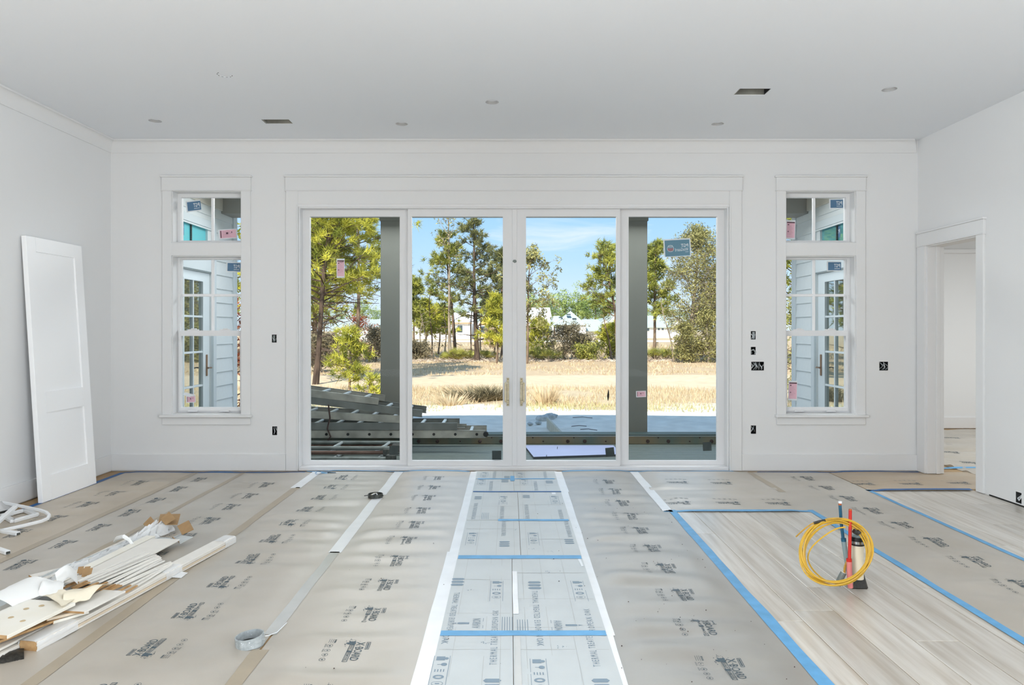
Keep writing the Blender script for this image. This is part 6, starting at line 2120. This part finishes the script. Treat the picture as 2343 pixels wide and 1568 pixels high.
def window_(e_, u0, v0, u1, v1, Y):
    f = MB().box(XU(u0, Y), Y - .10, ZV(v1, Y), XU(u1, Y), Y + .02, ZV(v0, Y)).build('window', M['housewhite'], e_)
    w = XU(u1, Y) - XU(u0, Y)
    MB().box(XU(u0, Y) + w * .10, Y - .13, ZV(v1, Y) + w * .08, XU(u1, Y) - w * .10, Y - .10, ZV(v0, Y) - w * .08).build('pane', M['housedark'], f)
# house with white metal roof left of centre
Y = 110
e = empty('white_roof_house', (XU(1050, Y), Y, gz(Y)), 'white-roofed house with wood trim behind the twin tall pines', 'house', 'houses beyond the trees')
house_wall(e, XU(1012, Y), XU(1078, Y), Y, Y + 8, gz(Y) - .2, ZV(738, Y))
gable(e, XU(1012, Y), XU(1078, Y), Y, Y + 8, ZV(739, Y), ZV(714, Y), 'houseroof')
box('fascia', (XU(1008, Y), Y - .45, ZV(741, Y)), (XU(1080, Y), Y - .38, ZV(738, Y)), M['fascia'], e)
house_wall(e, XU(1096, Y), XU(1148, Y), Y - 1, Y + 8, gz(Y) - .2, ZV(745, Y))
gable(e, XU(1096, Y), XU(1128, Y), Y - 1, Y + 8, ZV(745, Y), ZV(714, Y), 'houseroof', 'y', over=.3)
house_wall(e, XU(945, Y), XU(1010, Y), Y + 1, Y + 7, gz(Y) - .2, ZV(741, Y))
gable(e, XU(945, Y), XU(1010, Y), Y + 1, Y + 7, ZV(741, Y), ZV(726, Y), 'houseroof')
for q in ((985, 744, 992, 758, Y + 1), (994, 744, 1001, 758, Y + 1), (1020, 742, 1028, 760, Y), (1045, 744, 1060, 762, Y), (955, 746, 972, 755, Y + 1)):
    window_(e, *q[:4], q[4])
MB().box(XU(1100, Y - 1), Y - 1.2, ZV(762, Y), XU(1140, Y - 1), Y - 1, ZV(747, Y)).build('garage_opening', M['housedark'], e)
Y = 112
e = empty('sheathed_house', (XU(1230, Y), Y, gz(Y)), 'house under construction with yellow sheathing right of the door handles', 'house', 'houses beyond the trees')
house_wall(e, XU(1196, Y), XU(1256, Y), Y, Y + 9, gz(Y) - .2, ZV(723, Y), 'housewood')
gable(e, XU(1190, Y), XU(1256, Y), Y, Y + 9, ZV(724, Y), ZV(702, Y), 'houseroof')
MB().slab([(XU(1190, Y), Y - 3, ZV(743, Y)), (XU(1258, Y), Y - 3, ZV(743, Y)), (XU(1258, Y), Y, ZV(726, Y)), (XU(1190, Y), Y, ZV(726, Y))], .15).build('porch_roof', M['houseroof'], e)
house_wall(e, XU(1196, Y), XU(1250, Y), Y - .5, Y, gz(Y) - .2, ZV(744, Y))
for q in ((1203, 745, 1214, 760), (1222, 745, 1232, 760)):
    window_(e, *q, Y - .5)
Y = 140
e = empty('grey_roof_house', (XU(1320, Y), Y, gz(Y)), 'white house with grey hip roof in the right sliding panel view', 'house', 'houses beyond the trees')
house_wall(e, XU(1286, Y), XU(1341, Y), Y, Y + 10, gz(Y) - .3, ZV(744, Y))
a0, a1, b0, b1 = XU(1267, Y), XU(1343, Y), Y - .5, Y + 10
zr0, zr1 = ZV(744, Y), ZV(712, Y + 5)
xm, ym = XU(1306, Y + 4), Y + 4.5
MB().add([(a0, b0, zr0), (a1, b0, zr0), (a1, b1, zr0), (a0, b1, zr0), (xm, ym, zr1)], [(0, 1, 4), (1, 2, 4), (2, 3, 4), (3, 0, 4), (3, 2, 1, 0)]).build('roof', M['housegrey'], e)
house_wall(e, XU(1341, Y), XU(1396, Y), Y + 2, Y + 9, gz(Y) - .3, ZV(757, Y))
MB().slab([(XU(1338, Y), Y + 1, ZV(757.5, Y)), (XU(1398, Y), Y + 1, ZV(757.5, Y)), (XU(1376, Y), Y + 6, ZV(730, Y)), (XU(1338, Y), Y + 6, ZV(730, Y))], .15).build('wing_roof', M['housegrey'], e)
MB().slab([(XU(1262, Y), Y + 2, ZV(744, Y)), (XU(1290, Y), Y + 2, ZV(744, Y)), (XU(1285, Y), Y + 5, ZV(722, Y)), (XU(1270, Y), Y + 5, ZV(722, Y))], .15).build('porch_roof', M['housegrey'], e)
for u in (1264, 1274, 1284):
    box('porch_post', (XU(u, Y), Y + 1.8, gz(Y)), (XU(u, Y) + .3, Y + 2.1, ZV(744, Y)), M['housewhite'], e)
for u0, u1, v in ((1298, 1307, 720), (1311, 1320, 729.5), (1280, 1288, 727)):
    zz = ZV(v, Y + 2)
    MB().box(XU(u0, Y), Y + 1.2, zz - .12, XU(u1, Y), Y + 2.4, zz + .12).build('roof_vent', M['housedark'], e)
Y = 150
e = empty('gabled_house', (XU(1385, Y), Y, gz(Y)), 'small white gabled house at right edge of the right sliding panel', 'house', 'houses beyond the trees')
house_wall(e, XU(1372, Y), XU(1412, Y), Y, Y + 10, gz(Y) - .3, ZV(742, Y))
gable(e, XU(1372, Y), XU(1398, Y), Y, Y + 10, ZV(742, Y), ZV(727, Y), 'housegrey', 'y', over=.3)
gable(e, XU(1392, Y), XU(1440, Y), Y + 2, Y + 12, ZV(738, Y), ZV(708, Y), 'housegrey', 'y', over=.3)
Y = 120
e = empty('pale_house', (XU(1510, Y), Y, gz(Y)), 'white house with pale grey roof behind the broad oak', 'house', 'houses beyond the trees')
house_wall(e, XU(1476, Y), XU(1572, Y), Y, Y + 9, gz(Y) - .3, ZV(748, Y))
gable(e, XU(1470, Y), XU(1545, Y), Y, Y + 9, ZV(749, Y), ZV(721, Y), 'housegrey')
gable(e, XU(1530, Y), XU(1572, Y), Y - 1, Y + 9, ZV(749, Y), ZV(722, Y), 'housegrey', 'y')
for q in ((1504, 748, 1510, 756), (1513, 748, 1519, 756), (1480, 750, 1486, 758)):
    window_(e, *q, Y)
Y = 105
e = empty('shed', (XU(850, Y), Y, gz(Y)), 'pale low building behind the bright young pine', 'shed', 'houses beyond the trees')
house_wall(e, XU(770, Y), XU(880, Y), Y, Y + 8, gz(Y) - .3, ZV(748, Y))
gable(e, XU(770, Y), XU(880, Y), Y, Y + 8, ZV(749, Y), ZV(730, Y), 'housegrey')
for q in ((782, 750, 792, 760), (850, 750, 862, 760)):
    window_(e, *q, Y)
# far tree line: one tree of leaf balls, copied
def far_tree(seed):
    R = np.random.default_rng(seed)
    C = R.normal(size=(70, 3)) * np.array([1.5, 1.2, 1.7]) + np.array([0, 0, 6.4])
    C = C[(np.abs(C[:, 0]) < 3)]
    V = leaves_to_tris(C, 26, .75, .24)
    tint = np.repeat(R.random(len(C)), 26)
    return V, tint
protos = []
for k in range(3):
    V, tint = far_tree(300 + k)
    e_ = empty('far_tree', (0, 0, 0), 'tree of the far wood behind the houses', 'tree', 'trees of the far wood')
    MB().tube([(0, 0, -.5), (.1, 0, 3), (0, .1, 6.5)], [.18, .14, .05], 6).build('trunk', M['bark'], e_)
    f = tri_mesh('foliage', V, tint, M['far'], e_)
    f['kind'] = 'stuff'
    protos.append(e_)
R = random.Random(77)
spots = []
for i in range(22):
    u = 690 + i * 46 + R.uniform(-8, 8)
    spots.append((u, R.uniform(185, 215), R.uniform(.80, 1.15)))
for u in (1190, 1215, 1240, 1268, 1292, 1322, 1345, 1362, 1388, 1406):
    spots.append((u, R.uniform(170, 180), R.uniform(1.0, 1.28)))
for i, (u, Y, s) in enumerate(spots):
    if i < 3:
        o = protos[i]
    else:
        src = protos[i % 3]
        o = src.copy()
        COL.objects.link(o)
        for ch_ in list(src.children):
            c = ch_.copy()
            COL.objects.link(c)
            c.parent = o
    o.location = (XU(u, Y), Y, gz(Y) - .5)
    o.scale = (s * 1.15, s * 1.15, s)
